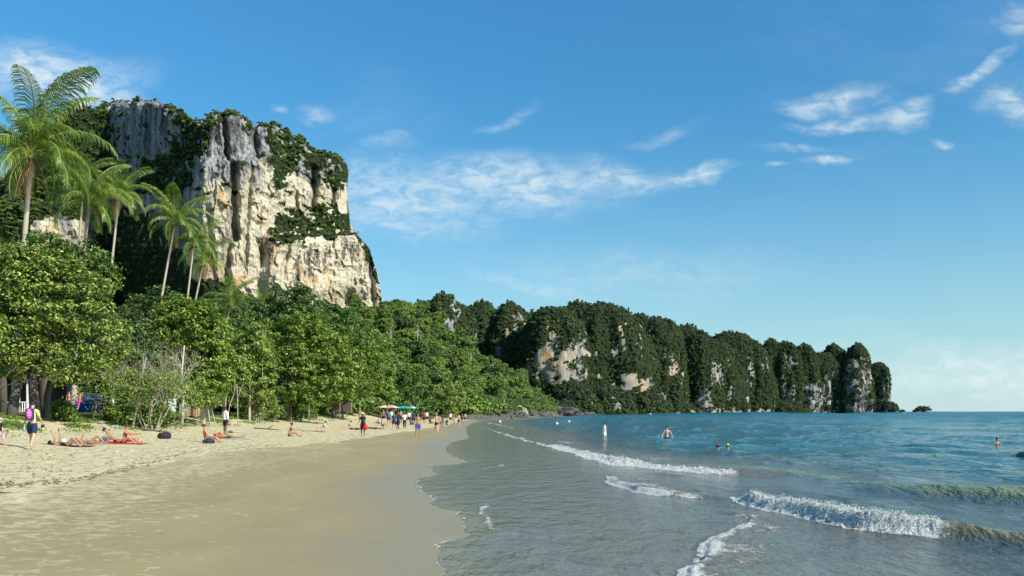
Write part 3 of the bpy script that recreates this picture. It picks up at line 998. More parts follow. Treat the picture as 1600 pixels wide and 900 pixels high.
def build_cliff():
    nr, nc, nw, nt_ = 360, 640, 60, 14
    pxn = np.linspace(-140, 543, nc)
    zb = 14.0
    ytop = np.interp(pxn, TPX, TPY)
    Yn = np.interp(pxn, [-140, 60, 110, 172, 292, 318, 360, 430, 545], [450, 458, 468, 476, 408, 396, 399, 418, 450])
    ztop = ZC + (HOR - ytop) / F * Yn
    v = np.linspace(0, 1, nr)[:, None]
    Z = zb + v * (ztop[None, :] - zb)
    py = HOR - F * (Z - ZC) / Yn[None, :]
    edge = np.interp(py, EDGE_PY, EDGE_PX)
    px = -140 + (pxn[None, :] + 140) / 683 * (edge + 140)
    Y = np.interp(px, [-140, 60, 110, 172, 292, 318, 360, 430, 545, 600], [450, 458, 468, 476, 408, 396, 399, 418, 450, 462])
    # low pale outcrop at the left foot
    Y = Y - 40 * sstep(py, 318, 352) * (1 - sstep(px, 120, 150))
    # gully filled with bush, ledge under the belt, swelling lower wall
    Y = Y + 9 * np.exp(-((px - 300) / 26) ** 2) * (1 - sstep(py, 230, 300))
    Y = Y - 11 * sstep(py, 352, 382) * sstep(px, 405, 440)
    Y = Y - 4 * sstep(py, 235, 262) * sstep(px, 300, 318) * (1 - sstep(px, 420, 450)) 
    Y = Y + 5 * sstep(py, 440, 480) * sstep(px, 330, 400)
    Y = Y + 10 * (1 - sstep(py - np.interp(px, TPX, TPY), 0, 28)) ** 2
    for gx, g0, g1, dp, wd, tl in GROOVES:
        c = gx + tl * (py - (g0 + g1) / 2) + 3 * pn(py / 22, gx)
        Y = Y + dp * np.exp(-(np.abs(px - c) / wd) ** 2.4) * sstep(py, g0 - 8, g0 + 10) * (1 - sstep(py, g1 - 12, g1 + 8))
    X = (px - 800) / F * Y
    low = sstep(py, 240, 330)
    rel = fbm(X / 18, Z / 34, 1.5, 4, 0.5) * 3.2
    fl = 1 - np.abs(pn(X / 5.2 + 0.4 * pn(X / 9, Z / 14), Z / 40, 4))
    rel = rel - (fl - 0.6) * 2.2 * (1 - 0.6 * low)
    rel = rel - (1 - np.abs(pn(X / 2.1, Z / 11, 9)) - 0.6) * 0.8
    rel = rel + fbm(X / 5.5, Z / 8.0, 6.0, 5, 0.58) * 1.0
    rel = rel + (np.abs(pn(X / 12, Z / 3.2, 12)) - 0.3) * 1.0 * low * sstep(pn(X / 15, Z / 10, 70), -.1, .3)
    rel = rel - np.maximum(0, 0.13 - np.abs(fbm(X / 8, Z / 20, 15.0, 3, .6))) * 11
    rel = rel - np.maximum(0, 0.10 - np.abs(fbm(X / 3.0, Z / 9, 25.0, 3, .6))) * 4.5 + fbm(X / 1.1, Z / 1.6, 44, 2, .6) * 0.3
    fad = sstep((edge - px), 2, 22)
    Yd = Y + rel * (0.35 + 0.65 * fad)
    Xd = X * (Yd / Y) + fbm(X / 3, Z / 4, 8, 3) * 0.7
    Xd = np.where((edge - px) < 3, X * (Yd / Y), Xd)
    rows = [(Xd, Yd, Z)]
    # round the right hand corner and back along the far side
    t = np.linspace(0, 1, nw + 1)[1:][None, :]
    xe, ye, ze, xp = Xd[:, -1:], Yd[:, -1:], Z[:, -1:], edge[:, -1:]
    Yb = ye + 165 * t ** 1.5
    Xb = xe * (Yb / ye) - 55 * t ** 1.4 - 3 * t + fbm(Yb / 9, ze / 12, 3, 4) * 2.0 * sstep(t, 0, .2)
    X2 = np.concatenate([Xd, Xb], 1)
    Y2 = np.concatenate([Yd, Yb], 1)
    Z2 = np.concatenate([Z, np.broadcast_to(ze, Yb.shape)], 1)
    # roof: rows going back from the top edge
    q = np.linspace(0, 1, nt_ + 1)[1:][:, None]
    xt, yt, zt = X2[-1:], Y2[-1:], Z2[-1:]
    back = np.concatenate([np.full(nc, 1.0), np.linspace(1, 0.02, nw)])[None, :]
    Yt = yt + (q ** 1.3) * 170 * back
    Xt = xt * (Yt / yt) * (1 + 0.25 * q * (xt < -200)) - 8 * q
    Zt = zt - 3 - q * 26 + fbm(Xt / 20, Yt / 20, 2, 3) * 5 * (q > 0)
    Xa, Ya, Za = np.concatenate([X2, Xt]), np.concatenate([Y2, Yt]), np.concatenate([Z2, Zt])
    pxa, pya = proj(Xa, Ya, Za)
    j1, j2 = 11 * fbm(Xa / 6, Za / 6, 31, 4, .6), 11 * fbm(Xa / 6, Za / 9, 37, 4, .6)
    front = np.zeros(Xa.shape, bool)
    front[:nr, :] = True
    veg = np.zeros(Xa.shape)
    for pl in CLIFF_VEG:
        veg = np.maximum(veg, in_poly(pxa + j1, pya + j2, pl) * 1.0)
    tp = np.interp(pxa, TPX, TPY)
    fringe = (pya + j2 * 1.5 - tp) < 11
    veg = np.maximum(veg, fringe * 0.9)
    ledge = (fbm(Xa / 7, Za / 4, 41, 4) > 0.52) & (pya < 330) & (pxa > 180)
    veg = np.maximum(veg, ledge * 0.75)
    veg = np.where((fbm(Xa / 4, Za / 6, 47, 3, .6) > 0.40) & (pya < 385) & (pxa > 165), 0, veg)
    veg[nr:] = 1
    veg[:, nc:] = np.maximum(veg[:, nc:], 0.7)
    warm = sstep(pya + 35 * fbm(Xa / 14, Za / 18, 51, 3), 232, 318) * sstep(pxa, 282, 312)
    warm = np.maximum(warm, sstep(pya, 325, 350) * (pxa < 150) * 0.62)
    stain = sstep(fbm(Xa / 12, Za / 30, 61, 3), 0.0, 0.6)
    stain = np.maximum(stain * (1 - 0.4 * low.mean()), 0)
    V = np.stack([Xa, Ya, Za], -1).reshape(-1, 3)
    org = np.array([-130, 430, 0.0])
    me = mesh_np('limestone_cliff', V - org, grid_faces(nr + nt_, nc + nw), rock_material('cliff_rock'), True, dict(warm=warm, veg=veg, stain=stain))
    o = obj('limestone_cliff', me, None, tuple(org))
    tag(o, 'sheer grey and cream limestone cliff towering over the beach trees', kind='structure')
    rng = np.random.default_rng(3)
    vm = veg.reshape(-1)
    w = np.where(vm > 0.6, 1.0, 0)
    low_left = (pya.reshape(-1) > 375) & (pxa.reshape(-1) < 420)
    w = w * np.where(low_left, 0.35, 1)
    rows_i = np.repeat(np.arange(nr + nt_), nc + nw)
    w = w * np.where(rows_i >= nr, np.where(rows_i < nr + 6, 14.0, 1.0), 1.0)
    w *= np.where(fringe.reshape(-1) & (rows_i > nr - 30), 4.0, 1.0)
    colix = np.tile(np.arange(nc + nw), nr + nt_)
    w *= np.where(colix >= nc, 0.5, 1)
    pick = rng.choice(len(V), 7500, replace=False, p=w / w.sum())
    pts = V[pick] + rng.normal(size=(7500, 3)) * 0.35 + np.array([0, -0.9, 0.3])
    scl = rng.uniform(0.55, 1.4, 7500) * np.where(rng.random(7500) < 0.12, 1.35, 1)
    edgefar = colix[pick] > nc - 12
    scl = np.where(edgefar, scl * 0.6, scl)
    pts[edgefar, 1] += 1.0
    mat_pick = rng.random(7500) < 0.35
    scatter('cliff_bushes', pts[mat_pick], scl[mat_pick], CL_K, 'dark green bushes growing on the ledges and top of the big cliff', rng)
    m2 = ~mat_pick
    scatter('cliff_bushes_bright', pts[m2], scl[m2], CL_J, 'brighter green bushes mixed along the cliff ledges', rng)


build_cliff()

# ------------------------------------------------------------------ the far headland of karst towers
TOWERS = [  # px, half width px, top py, Y, depth factor, rock
    (690, 34, 455, 640, 1.0), (660, 30, 468, 700, 1.0), (722, 24, 478, 700, 1.0), (752, 40, 468, 730, 1.0), (798, 38, 470, 700, 1.0), (832, 26, 484, 690, 1.0),
    (868, 52, 474, 660, 0.9), (905, 36, 466, 760, 1.0), (950, 62, 468, 740, 0.9), (1000, 46, 488, 770, 1.0), (1034, 40, 494, 800, 1.0), (1072, 40, 505, 840, 1.0),
    (1098, 26, 518, 850, 1.0), (1150, 48, 515, 960, 1.0), (1120, 34, 530, 900, 1.0), (1180, 34, 532, 960, 1.0), (1208, 17, 529, 1080, 1.0), (1232, 24, 533, 1040, 1.0), (1263, 22, 539, 1080, 1.0),
    (1290, 26, 552, 1080, 1.0), (1310, 22, 537, 1180, 1.0), (1346, 19, 538, 1120, 1.0), (1338, 17, 560, 1100, 0.8), (1378, 16, 566, 1200, 1.0), (1392, 10, 628, 1190, 1.0), (1400, 6, 634, 1180, 1),
    (905, 34, 600, 600, 1.0), (955, 40, 606, 650, 0.8), (880, 22, 625, 446, 0.8), (1010, 40, 616, 720, 0.7), (1060, 30, 626, 800, 0.6), (840, 26, 618, 470, 0.8), (800, 40, 590, 560, 0.8), (1230, 40, 628, 1000, 0.7),
    (1218, 30, 545, 1160, 1.0), (1250, 30, 548, 1180, 1.0), (1288, 30, 551, 1200, 1.0), (1325, 26, 556, 1240, 1.0), (1110, 40, 545, 980, 1.0), (1195, 30, 540, 1100, 1.0)]
ROCKP = [[(812, 580), (826, 560), (846, 540), (856, 515), (868, 518), (874, 545), (892, 560), (905, 545), (912, 560), (910, 592), (880, 598), (850, 596), (828, 590)],
         [(968, 592), (985, 574), (1012, 584), (1014, 610), (1000, 624), (984, 605)], [(1086, 612), (1112, 604), (1114, 642), (1084, 643)],
         [(1114, 570), (1131, 572), (1127, 600), (1114, 606)], [(688, 500), (716, 488), (712, 518), (700, 524), (688, 515)], [(700, 460), (718, 470), (716, 492), (706, 490)],
         [(1324, 562), (1358, 560), (1364, 600), (1362, 643), (1320, 643), (1320, 600)], [(1382, 600), (1394, 590), (1392, 635), (1380, 640)],
         [(1232, 555), (1244, 555), (1240, 575), (1230, 575)], [(1050, 560), (1060, 545), (1060, 590), (1050, 590)], [(800, 500), (812, 485), (812, 510), (802, 520)],
         [(1262, 600), (1300, 590), (1302, 638), (1262, 638)], [(1225, 605), (1240, 595), (1238, 625), (1224, 620)], [(690, 560), (700, 545), (702, 570)], [(880, 540), (915, 525), (916, 560), (890, 575)]]


def build_headland():
    VV, FF, att = [], [], dict(warm=[], veg=[], stain=[])
    pts_all, nb = [], 0
    rng = np.random.default_rng(21)
    for ti, (px, hw, tpy, Y, df) in enumerate(TOWERS):
        nc, nr = 110, 74
        Y = Y + (34 if ti % 2 and ti < 26 else 0)
        cx = (px - 800) / F * Y
        Rr = hw / F * Y
        H = ZC + (HOR - tpy) / F * Y
        ph = np.linspace(0, 2 * math.pi, nc + 1)[:-1][None, :]
        v = np.linspace(0, 1, nr)[:, None]
        tall = H > 45
        p_, q_ = (4.5, 0.55) if tall else (2.2, 0.6)
        rad = Rr * np.maximum(1 - v ** p_, 0) ** q_ * (1.0 + (0.10 * np.sin(v * 3.0) if tall else 0))
        zz = -3 + (H + 3) * np.where(v < 1, v, 1)
        dxn, dyn = np.cos(ph), np.sin(ph)
        seed = ti * 13.7
        lobes = 1 + 0.26 * pn(dxn * 1.3 + seed, dyn * 1.3, zz / (H * 0.8) + 0 * dxn) + 0.12 * pn(dxn * 3.2 + seed, dyn * 3.2, zz / (H * 0.5) + 0 * dxn)
        flut = (1 - np.abs(pn(dxn * 5.5 + seed, dyn * 5.5, zz / (H * 0.9) + 0 * dxn))) * 0.07
        rr = rad * (lobes + flut)
        X = cx + rr * dxn
        YY = Y + Rr * df * 0.9 + rr * dyn * df * 1.25
        Z = zz + 0 * X + pn(X / 14, YY / 14, seed) * 3.0 * v
        n3 = fbm(X / 9, Z / 9, YY / 9, 3) * 1.6
        X, YY = X + n3 * dxn * (v < .99), YY + n3 * dyn * (v < .99)
        pxa, pya = proj(X, YY, Z)
        j1, j2 = 14 * fbm(X / 9, Z / 9, 31, 4, .65), 14 * fbm(X / 9, Z / 14, 37, 4, .65)
        rock = np.zeros(X.shape, bool)
        facing = (dyn + 0 * X) < 0.3
        if not (ti in (26, 27, 28, 31, 32)):
            for pl in ROCKP:
                rock |= in_poly(pxa + j1, pya + j2, pl) & facing
        if ti == 21 or ti == 22: rock |= (pya > 560) & (fbm(X / 12, Z / 30, 3, 3) > -0.25)
        rock |= (Z < 4 + 3 * fbm(X / 6, YY / 6, 3, 2)) & (ti < 26)
        steep = (v < 0.82) & (fbm(X / 8, Z / 22, YY / 8, 3) > 0.50)
        rock = rock | steep
        rock &= ~(fbm(X / 7, Z / 7, YY / 7 + 50, 4, .6) > 0.30)
        veg = np.where(rock, 0.0, 1.0)
        warm = np.clip(0.55 + 0.5 * fbm(X / 14, Z / 14, 77, 2), 0, 1) * (pxa < 1250) * in_poly(pxa, pya, [(780, 480), (1140, 480), (1140, 650), (780, 650)])
        warm = np.maximum(warm, ((pxa > 1352) & (pxa < 1366)) * 0.5)
        att['warm'].append(warm.ravel()); att['veg'].append(veg.ravel()); att['stain'].append(sstep(pxa, 1200, 1320).ravel())
        V = np.stack([X, YY, Z], -1).reshape(-1, 3)
        VV.append(V)
        FF.append(grid_faces(nr, nc, True) + nb)
        nb += len(V)
        # forest on it: weight by area
        area = 2 * math.pi * Rr * (H + Rr)
        cand = veg.ravel() * np.repeat((rad[:, 0] / Rr) * 1.0 + 0.12, nc) * np.tile(np.where(np.sin(ph[0]) < 0.35, 1, 0.12), nr)
        n_ = int(min(2800, area / 3.6))
        cnt = min(n_, int((cand > 0).sum()))
        pk = rng.choice(len(V), cnt, replace=False, p=cand / cand.sum())
        pts_all.append(V[pk] + rng.normal(size=(cnt, 3)) * 0.8)
    V = np.concatenate(VV)
    me = mesh_np('headland', V, np.concatenate(FF), rock_material('headland_rock', 1.2, (0.34, 0.28, 0.20), (0.56, 0.47, 0.34), 1.0), True, {k: np.concatenate(a) for k, a in att.items()})
    o = obj('headland', me)
    tag(o, 'long headland of steep limestone towers running out into the sea', kind='structure')
    pts = np.concatenate(pts_all)
    s = rng.uniform(0.8, 2.1, len(pts)) * (0.75 + 0.25 * pts[:, 1] / 900)
    k = rng.random(len(pts)) < 0.8
    scatter('headland_forest', pts[k], s[k] * .85, CL_K, 'dense dark forest covering the far headland', rng, 1.5)
    scatter('headland_forest_bright', pts[~k], s[~k] * 0.9, CL_J, 'lighter green trees mixed into the headland forest', rng)


build_headland()


def foam_clods():
    rng = np.random.default_rng(12)
    P_ = np.concatenate(FOAMPTS)
    nearw = P_[:, 1] < 24
    out = []
    for msk, n, r0 in ((nearw, 7000, 0.17), (~nearw, 1500, 0.45)):
        Q = P_[msk]
        if not len(Q): continue
        w = 0.25 + np.maximum(Q[:, 2], 0) / Q[:, 2].max()
        k = rng.choice(len(Q), n, p=w / w.sum())
        q = Q[k] + rng.normal(size=(n, 3)) * 0.035 + np.array([0, 0, -.01])
        out.append((q, rng.uniform(.012, .045, n) * r0 * (1 + .8 * (rng.random(n) < .15))))
    q = np.concatenate([o[0] for o in out])
    sz = np.concatenate([o[1] for o in out])
    fm, nt, b = new_mat('foam')
    b.inputs['Base Color'].default_value = (.80, .81, .77, 1)
    b.inputs['Roughness'].default_value = .8
    tr_ = nn(nt, 'ShaderNodeBsdfTranslucent')
    tr_.inputs['Color'].default_value = (.85, .87, .83, 1)
    mx_ = nn(nt, 'ShaderNodeMixShader')
    mx_.inputs[0].default_value = .45
    nt.links.new(b.outputs[0], mx_.inputs[1])
    nt.links.new(tr_.outputs[0], mx_.inputs[2])
    nt.links.new(mx_.outputs[0], nt.nodes['Material Output'].inputs[0])
    cl = [bpy.data.objects.new('foam_clod', rock_mesh('foam_clod', fm, 500 + i, (1.3, 1, .8), 2, .5)) for i in range(2)]
    scatter('breaker_foam', q, sz, cl, 'white foam clods tumbling on the breaking waves', rng)




def rock_mesh(name, mat, seed, r=(1, 1, 1), n=3, rough=0.35):
    bm = bmesh.new()
    bmesh.ops.create_icosphere(bm, subdivisions=n, radius=1)
    P_ = np.array([v.co[:] for v in bm.verts])
    d = 1 + rough * fbm(P_[:, 0] * 1.3 + seed, P_[:, 1] * 1.3, P_[:, 2] * 1.3, 4, 0.55)
    P_ = P_ * d[:, None] * np.array(r)
    for v, p in zip(bm.verts, P_): v.co = p
    me = bpy.data.meshes.new(name)
    bm.to_mesh(me)
    bm.free()
    me.materials.append(mat)
    return me


def add_islet(name, px, Y, hw, hp, label, seed):
    X = (px - 800) / F * Y
    Rr, H = hw / F * Y, hp / F * Y
    me = rock_mesh(name, rock_material('islet_rock_%d' % seed, 1.0), seed, (Rr, Rr * 0.8, H), 5, 0.25)
    P_ = np.array([v.co[:] for v in me.vertices])
    for nme, val in (('veg', (P_[:, 2] > H * 0.35) * 1.0), ('warm', 0 * P_[:, 0]), ('stain', 0 * P_[:, 0] + 1)):
        me.attributes.new(nme, 'FLOAT', 'POINT').data.foreach_set('value', val.astype(np.float32))
    o = obj(name, me, None, (X, Y, 0))
    tag(o, label, 'islet', 'islets off the headland tip')
    rng = np.random.default_rng(seed)
    k = P_[P_[:, 2] > H * 0.3]
    k = k[rng.choice(len(k), min(len(k), 50), replace=False)]
    V, Fc = [], []
    c, nr = clump_points([(p[0], p[1], p[2], H * .16, H * .16, H * .12) for p in k], 2500, rng, H * .07, 20)
    V, Fc = leaves_np(c, nr, H * .09, rng, .8)
    b = obj('bushes', mesh_np('bushes', V, Fc, M['leaf_karst']), o)
    b['kind'] = 'stuff'


foam_clods()
add_islet('islet', 1442, 1500, 14, 10, 'low bushy rock islet standing alone right of the headland tip', 3)
add_islet('islet', 1410, 1400, 5, 5, 'tiny rock stub close off the headland tip', 8)


# ------------------------------------------------------------------ trees
def branch_path(p0, d, L, rng, n=6, wob=0.12, up=0.05):
    pts = [Vector(p0)]
    d = Vector(d).normalized()
    for i in range(n):
        d = (d + Vector(rng.normal(size=3)) * wob + Vector((0, 0, up))).normalized()
        pts.append(pts[-1] + d * (L / n))
    return pts


def trunk_mesh(name, mat, H, r0, lean, limbs, rng, spread=0.9, split=0.3):
    mb = MB()
    main = [Vector((lean[0] * (i / 6) ** 1.3, lean[1] * (i / 6) ** 1.3, H * i / 6)) + Vector(rng.normal(size=3)) * 0.05 * H / 6 * (i > 0) for i in range(7)]
    main[0].z = -0.5
    mb.tube(main, [r0 * (1.25 - 0.95 * i / 6) for i in range(7)], 9)
    for k in range(limbs):
        i = rng.integers(2, 6) if k else 2
        t = main[int(i)]
        a = 2 * math.pi * (k + rng.random() * 0.6) / limbs
        d = Vector((math.cos(a) * spread, math.sin(a) * spread, 0.75))
        pts = branch_path(t, d, H * rng.uniform(0.45, 0.7), rng, 5, 0.2, 0.06)
        rr = r0 * (0.55 - 0.05 * i)
        mb.tube(pts, [rr * (1 - 0.85 * j / 5) for j in range(6)], 6)
        for q in range(2):
            pp = branch_path(pts[2 + q], Vector((math.cos(a + q * 1.6 - .8), math.sin(a + q * 1.6 - .8), 0.6)), H * 0.3, rng, 4, 0.25)
            mb.tube(pp, [rr * 0.45 * (1 - 0.8 * j / 4) for j in range(5)], 5)
    return mb.mesh(name, mat, True)


def crown_mesh(name, mat, blobs, n, size, cr, rng, per=36, shell=0.6, aspect=0.55, bottom=-0.7):
    p, nr = clump_points(blobs, n, rng, cr, per, shell, 1, bottom)
    V, Fc = leaves_np(p, nr, size, rng, aspect, 0.55)
    return mesh_np(name, V, Fc, mat)


def round_blobs(rng, R_, H, zc, n=7):
    b = [(0, 0, zc, R_ * 0.75, R_ * 0.75, H * 0.42)]
    for i in range(n):
        a = rng.uniform(0, 6.28)
        q = rng.uniform(0.35, 0.75) * R_
        z = zc + rng.uniform(-0.33, 0.40) * H
        r = rng.uniform(0.28, 0.45) * R_
        b.append((q * math.cos(a), q * math.sin(a), z, r, r, r * 0.75))
    return b


def put_tree(tm, cm, loc, label, group=None, rz=0.0, sc_=1.0, name='broadleaf_tree', cat='tree'):
    t = empty(name, loc, label, cat, group, rz, sc_)
    obj('trunk', tm, t)
    obj('crown', cm, t)
    return t


# generic prototypes (real metres, crown about 7 m wide, 9 m tall)
PROTO = []
for i in range(5):
    rng = np.random.default_rng(100 + i)
    mat = [M['leaf_jungle'], M['leaf_jungle'], M['leaf_dark'], M['leaf_light'], M['leaf_jungle']][i]
    H = [9, 8, 9.5, 8, 11][i]
    Rr = [3.8, 4.2, 3.6, 3.5, 3.2][i]
    tm = trunk_mesh('forest_trunk', [M['bark'], M['bark_pale']][i % 2], H * 0.62, 0.2, (0.3, 0.2), 4, rng)
    cm = crown_mesh('forest_crown', mat, round_blobs(rng, Rr, H * .62, H * 0.62), 3600, 0.50, 0.62, rng, 26, 0.7, 0.7, -0.5)
    PROTO.append((tm, cm, H, Rr))

# --- hillside wood
rngT = np.random.default_rng(77)
placed = []
SLOPE_LABELS = ['rounded mid green tree in the hillside wood', 'wide spreading green tree in the hillside wood', 'dark crowned tree in the hillside wood',
                'bright yellow green tree in the hillside wood', 'tall narrow crowned tree in the hillside wood']
tries = 0
while len(placed) < 285 and tries < 20000:
    tries += 1
    px = rngT.uniform(300, 880)
    yf = float(np.interp(px, FRONT_PX, FRONT_Y))
    t = rngT.uniform(0, 1)
    Y = yf + 4 + (436 - yf) * t
    if px < 560 and Y < 170 and rngT.random() < 0.6: continue
    X = (px - 800) / F * Y
    z = gz(X, Y)
    if X - float(coast(Y)) > -7.0: continue
    mind = 5.0 if Y < 300 else 6.0
    if any((X - q[0]) ** 2 + (Y - q[1]) ** 2 < mind ** 2 for q in placed): continue
    placed.append((X, Y))
    k = int(rngT.choice(5, p=[.3, .25, .2, .13, .12]))
    tm, cm, H, Rr = PROTO[k]
    s = rngT.uniform(0.75, 1.25)
    if px > 820: s *= 0.55
    zone = ('high under the cliff foot' if px < 600 else 'along the upper skyline of the slope' if px < 720 else 'on the upper slope towards the headland') if t > .66 else \
        (('in the middle of the slope behind the palms' if px < 470 else 'in the middle of the slope above the umbrellas' if px < 680 else 'in the middle of the slope towards the point') if t > .33 else
         ('just behind the left beach trees' if px < 470 else 'just behind the last beach trees' if px < 680 else 'low above the shoreline rocks'))
    lab_ = SLOPE_LABELS[k].replace('in the hillside wood', zone)
    put_tree(tm, cm, (X, Y, z - 0.5), lab_, 'hillside ' + lab_, rngT.uniform(0, 6.28), s, 'forest_tree')

n = 9000
px = rngT.uniform(250, 890, n)
yf = np.interp(px, FRONT_PX, FRONT_Y)
Y = yf + (445 - yf) * rngT.uniform(0, 1, n)
X = (px - 800) / F * Y
ok = (X - coast(Y)) < -3.0
X, Y = X[ok], Y[ok]
und = np.stack([X, Y, ground(X, Y) + rngT.uniform(0.2, 2.4, len(X))], -1)
us = rngT.uniform(1.2, 2.8, len(X)) * np.where(X > 0, 0.7, 1)
kk = rngT.random(len(X)) < 0.6
scatter('hillside_undergrowth', und[kk], us[kk], CL_J, 'green undergrowth filling the hillside between the trees', rngT)
scatter('hillside_undergrowth_dark', und[~kk], us[~kk], CL_D, 'darker undergrowth of the hillside wood', rngT)
# dead pale snags in the wood
mb = MB()
rngd = np.random.default_rng(4)
for px_, Yd, h in ((652, 330, 9), (735, 350, 7), (610, 300, 8), (770, 370, 6)):
    mb2 = MB()
    for b in range(6):
        a = rngd.uniform(0, 6.28)
        p = branch_path((0, 0, h * (0.45 + .08 * b)), (math.cos(a), math.sin(a), 1.0), h * .35, rngd, 4, .2)
        mb2.tube(p, [.07, .05, .04, .03, .01], 5)
    mb2.tube([(0, 0, -1), (0.1, 0, h * .5), (0.3, 0, h)], [.2, .13, .04], 6)
    Xd = (px_ - 800) / F * Yd
    o = mb2.build('dead_tree', M['bark_pale'], None, True, (Xd, Yd, gz(Xd, Yd) + 3))
    tag(o, 'pale leafless dead tree poking out of the hillside wood', 'dead tree', 'dead trees in the hillside wood')


def front_tree(name, px, pyb, Y, pxl, pxr, pyt, pylow, mat, n, size, cr, seed, label, trunk=('bark', .22, 5), blobs_n=9, shape=None, cat='tree', dropz=0.0, depth=0.8, base=True):
    """a broadleaf tree given by where its crown spans in the photograph, at its own distance"""
    rng = np.random.default_rng(seed)
    base_p = P(px, pyb, Y)
    zb = gz(base_p.x, Y)
    base_p.z = zb
    xl, xr = (pxl - 800) / F * Y - base_p.x, (pxr - 800) / F * Y - base_p.x
    zt, zl = ZC + (HOR - pyt) / F * Y - zb, ZC + (HOR - pylow) / F * Y - zb
    cxm, W_, Hc = (xl + xr) / 2, (xr - xl) / 2, zt - zl
    zc = (zt + zl) / 2
    blobs = [(cxm, 0, zc, W_ * 0.80, W_ * depth * .8, Hc * 0.40)]
    for i in range(blobs_n):
        a = 2 * math.pi * i / blobs_n + rng.uniform(-.3, .3)
        zz = rng.uniform(-0.30, 0.34)
        q = (1 - abs(zz)) * rng.uniform(0.5, 0.8)
        r = rng.uniform(0.26, 0.40)
        blobs.append((cxm + W_ * q * math.cos(a), W_ * depth * q * math.sin(a), zc + Hc * zz, W_ * r, W_ * r, Hc * r * 0.62))
    if shape: blobs = [(cxm + W_ * b[0], W_ * depth * b[1], zc + Hc * .5 * b[2], W_ * b[3], W_ * b[3] * depth, Hc * .5 * b[4]) for b in shape]
    t = empty(name, tuple(base_p), label, cat)
    if trunk:
        obj('trunk', trunk_mesh('trunk', M[trunk[0]], max(zc, 1.2), trunk[1], (cxm * 0.35, 0), trunk[2], rng), t)
    obj('crown', crown_mesh('crown', mat, blobs, n, size, cr, rng, 48, 0.62, 0.55, -0.8), t)
    return t


LA, LL, LD, LJ = M['leaf_almond'], M['leaf_light'], M['leaf_dark'], M['leaf_jungle']
# the big sea almond on the left: low hanging crown
front_tree('almond_tree', 55, 655, 50, -150, 205, 385, 618, LA, 46000, 0.22, 0.48, 1, 'huge glossy leaved beach almond tree at far left, crown hanging low over the sand', ('bark', .26, 8),
           shape=[(-.1, 0, .1, .75, .78), (.45, -.1, .25, .42, .55), (.62, 0, -.2, .36, .55), (-.5, 0, .2, .45, .7), (.1, -.3, .35, .5, .6), (.35, -.2, -.55, .35, .34), (.72, -.1, -.62, .22, .28), (-.25, .1, -.35, .5, .5), (.05, -.2, .75, .3, .22)], depth=.7)
front_tree('almond_tree', 70, 652, 56, 20, 195, 372, 470, LA, 10000, 0.22, 0.48, 2, 'dark leafy tree top rising just behind the huge almond tree', ('bark', .3, 5))
front_tree('almond_tree', -45, 660, 36, -120, 14, 468, 545, LL, 3000, 0.24, 0.35, 3, 'bright yellow green leafy branch end at the left edge of the photo', ('bark', .1, 2))
front_tree('beach_tree', 5, 650, 66, -60, 30, 345, 430, LA, 3500, .28, .45, 4, 'leafy tree behind the tallest palm at the left edge', ('bark', .25, 4))
front_tree('beach_tree', 318, 655, 67, 232, 372, 460, 655, LL, 26000, 0.25, 0.42, 5, 'bright light green beach tree beside the bare grey shrub', ('bark_pale', .16, 6),
           shape=[(-.2, 0, .45, .6, .5), (.25, -.1, .3, .6, .55), (.35, 0, -.25, .55, .5), (.2, -.2, -.5, .5, .4), (-.55, 0, .55, .35, .35), (.5, 0, .1, .4, .5)])
front_tree('beach_tree', 390, 652, 82, 345, 440, 505, 655, LJ, 13000, 0.27, 0.42, 6, 'green tree with thin pale stems right of the bright light green tree', ('bark_pale', .10, 7))
front_tree('beach_tree', 448, 652, 94, 350, 580, 478, 645, LL, 38000, 0.30, 0.5, 7, 'broad bright green tree with a stout dark trunk in the middle of the beach front', ('bark', .34, 8),
           shape=[(0, 0, .1, .7, .6), (-.45, -.1, .2, .42, .55), (.45, -.1, -.1, .45, .6), (.15, -.3, .45, .4, .4), (.6, 0, -.45, .34, .42), (-.1, -.3, -.35, .5, .5), (-.55, -.1, -.55, .3, .3), (.2, -.2, -.7, .4, .25)])
front_tree('beach_tree', 520, 652, 118, 475, 622, 520, 650, LL, 24000, 0.32, 0.55, 8, 'rounded yellow green tree right of the broad bright tree', ('bark', .22, 7))
front_tree('beach_tree', 590, 655, 158, 548, 628, 560, 652, LJ, 9000, 0.38, 0.6, 9, 'smaller rounded tree where the beach trees end beside the umbrellas', ('bark', .2, 5))
front_tree('beach_tree', 640, 655, 165, 600, 690, 570, 655, LJ, 7000, 0.45, 0.7, 10, 'green tree just behind the two beach umbrellas', ('bark', .2, 5))
front_tree('beach_tree', 690, 656, 215, 655, 735, 590, 656, LJ, 6000, 0.5, 0.8, 11, 'low green tree where the crowded far beach ends', ('bark', .2, 5))
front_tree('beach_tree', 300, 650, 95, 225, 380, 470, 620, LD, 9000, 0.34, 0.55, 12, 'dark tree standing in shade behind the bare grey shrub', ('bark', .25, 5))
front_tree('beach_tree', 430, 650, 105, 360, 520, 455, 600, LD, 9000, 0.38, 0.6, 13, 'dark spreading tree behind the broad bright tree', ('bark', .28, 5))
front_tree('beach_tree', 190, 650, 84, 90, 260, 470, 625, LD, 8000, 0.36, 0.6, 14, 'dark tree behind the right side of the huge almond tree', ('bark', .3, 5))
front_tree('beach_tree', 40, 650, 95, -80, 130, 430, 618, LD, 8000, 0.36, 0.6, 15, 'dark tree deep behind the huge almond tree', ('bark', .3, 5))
front_tree('beach_tree', 540, 650, 135, 470, 600, 470, 600, LJ, 8000, 0.42, 0.65, 16, 'tall green tree behind the rounded yellow green tree', ('bark', .28, 5))
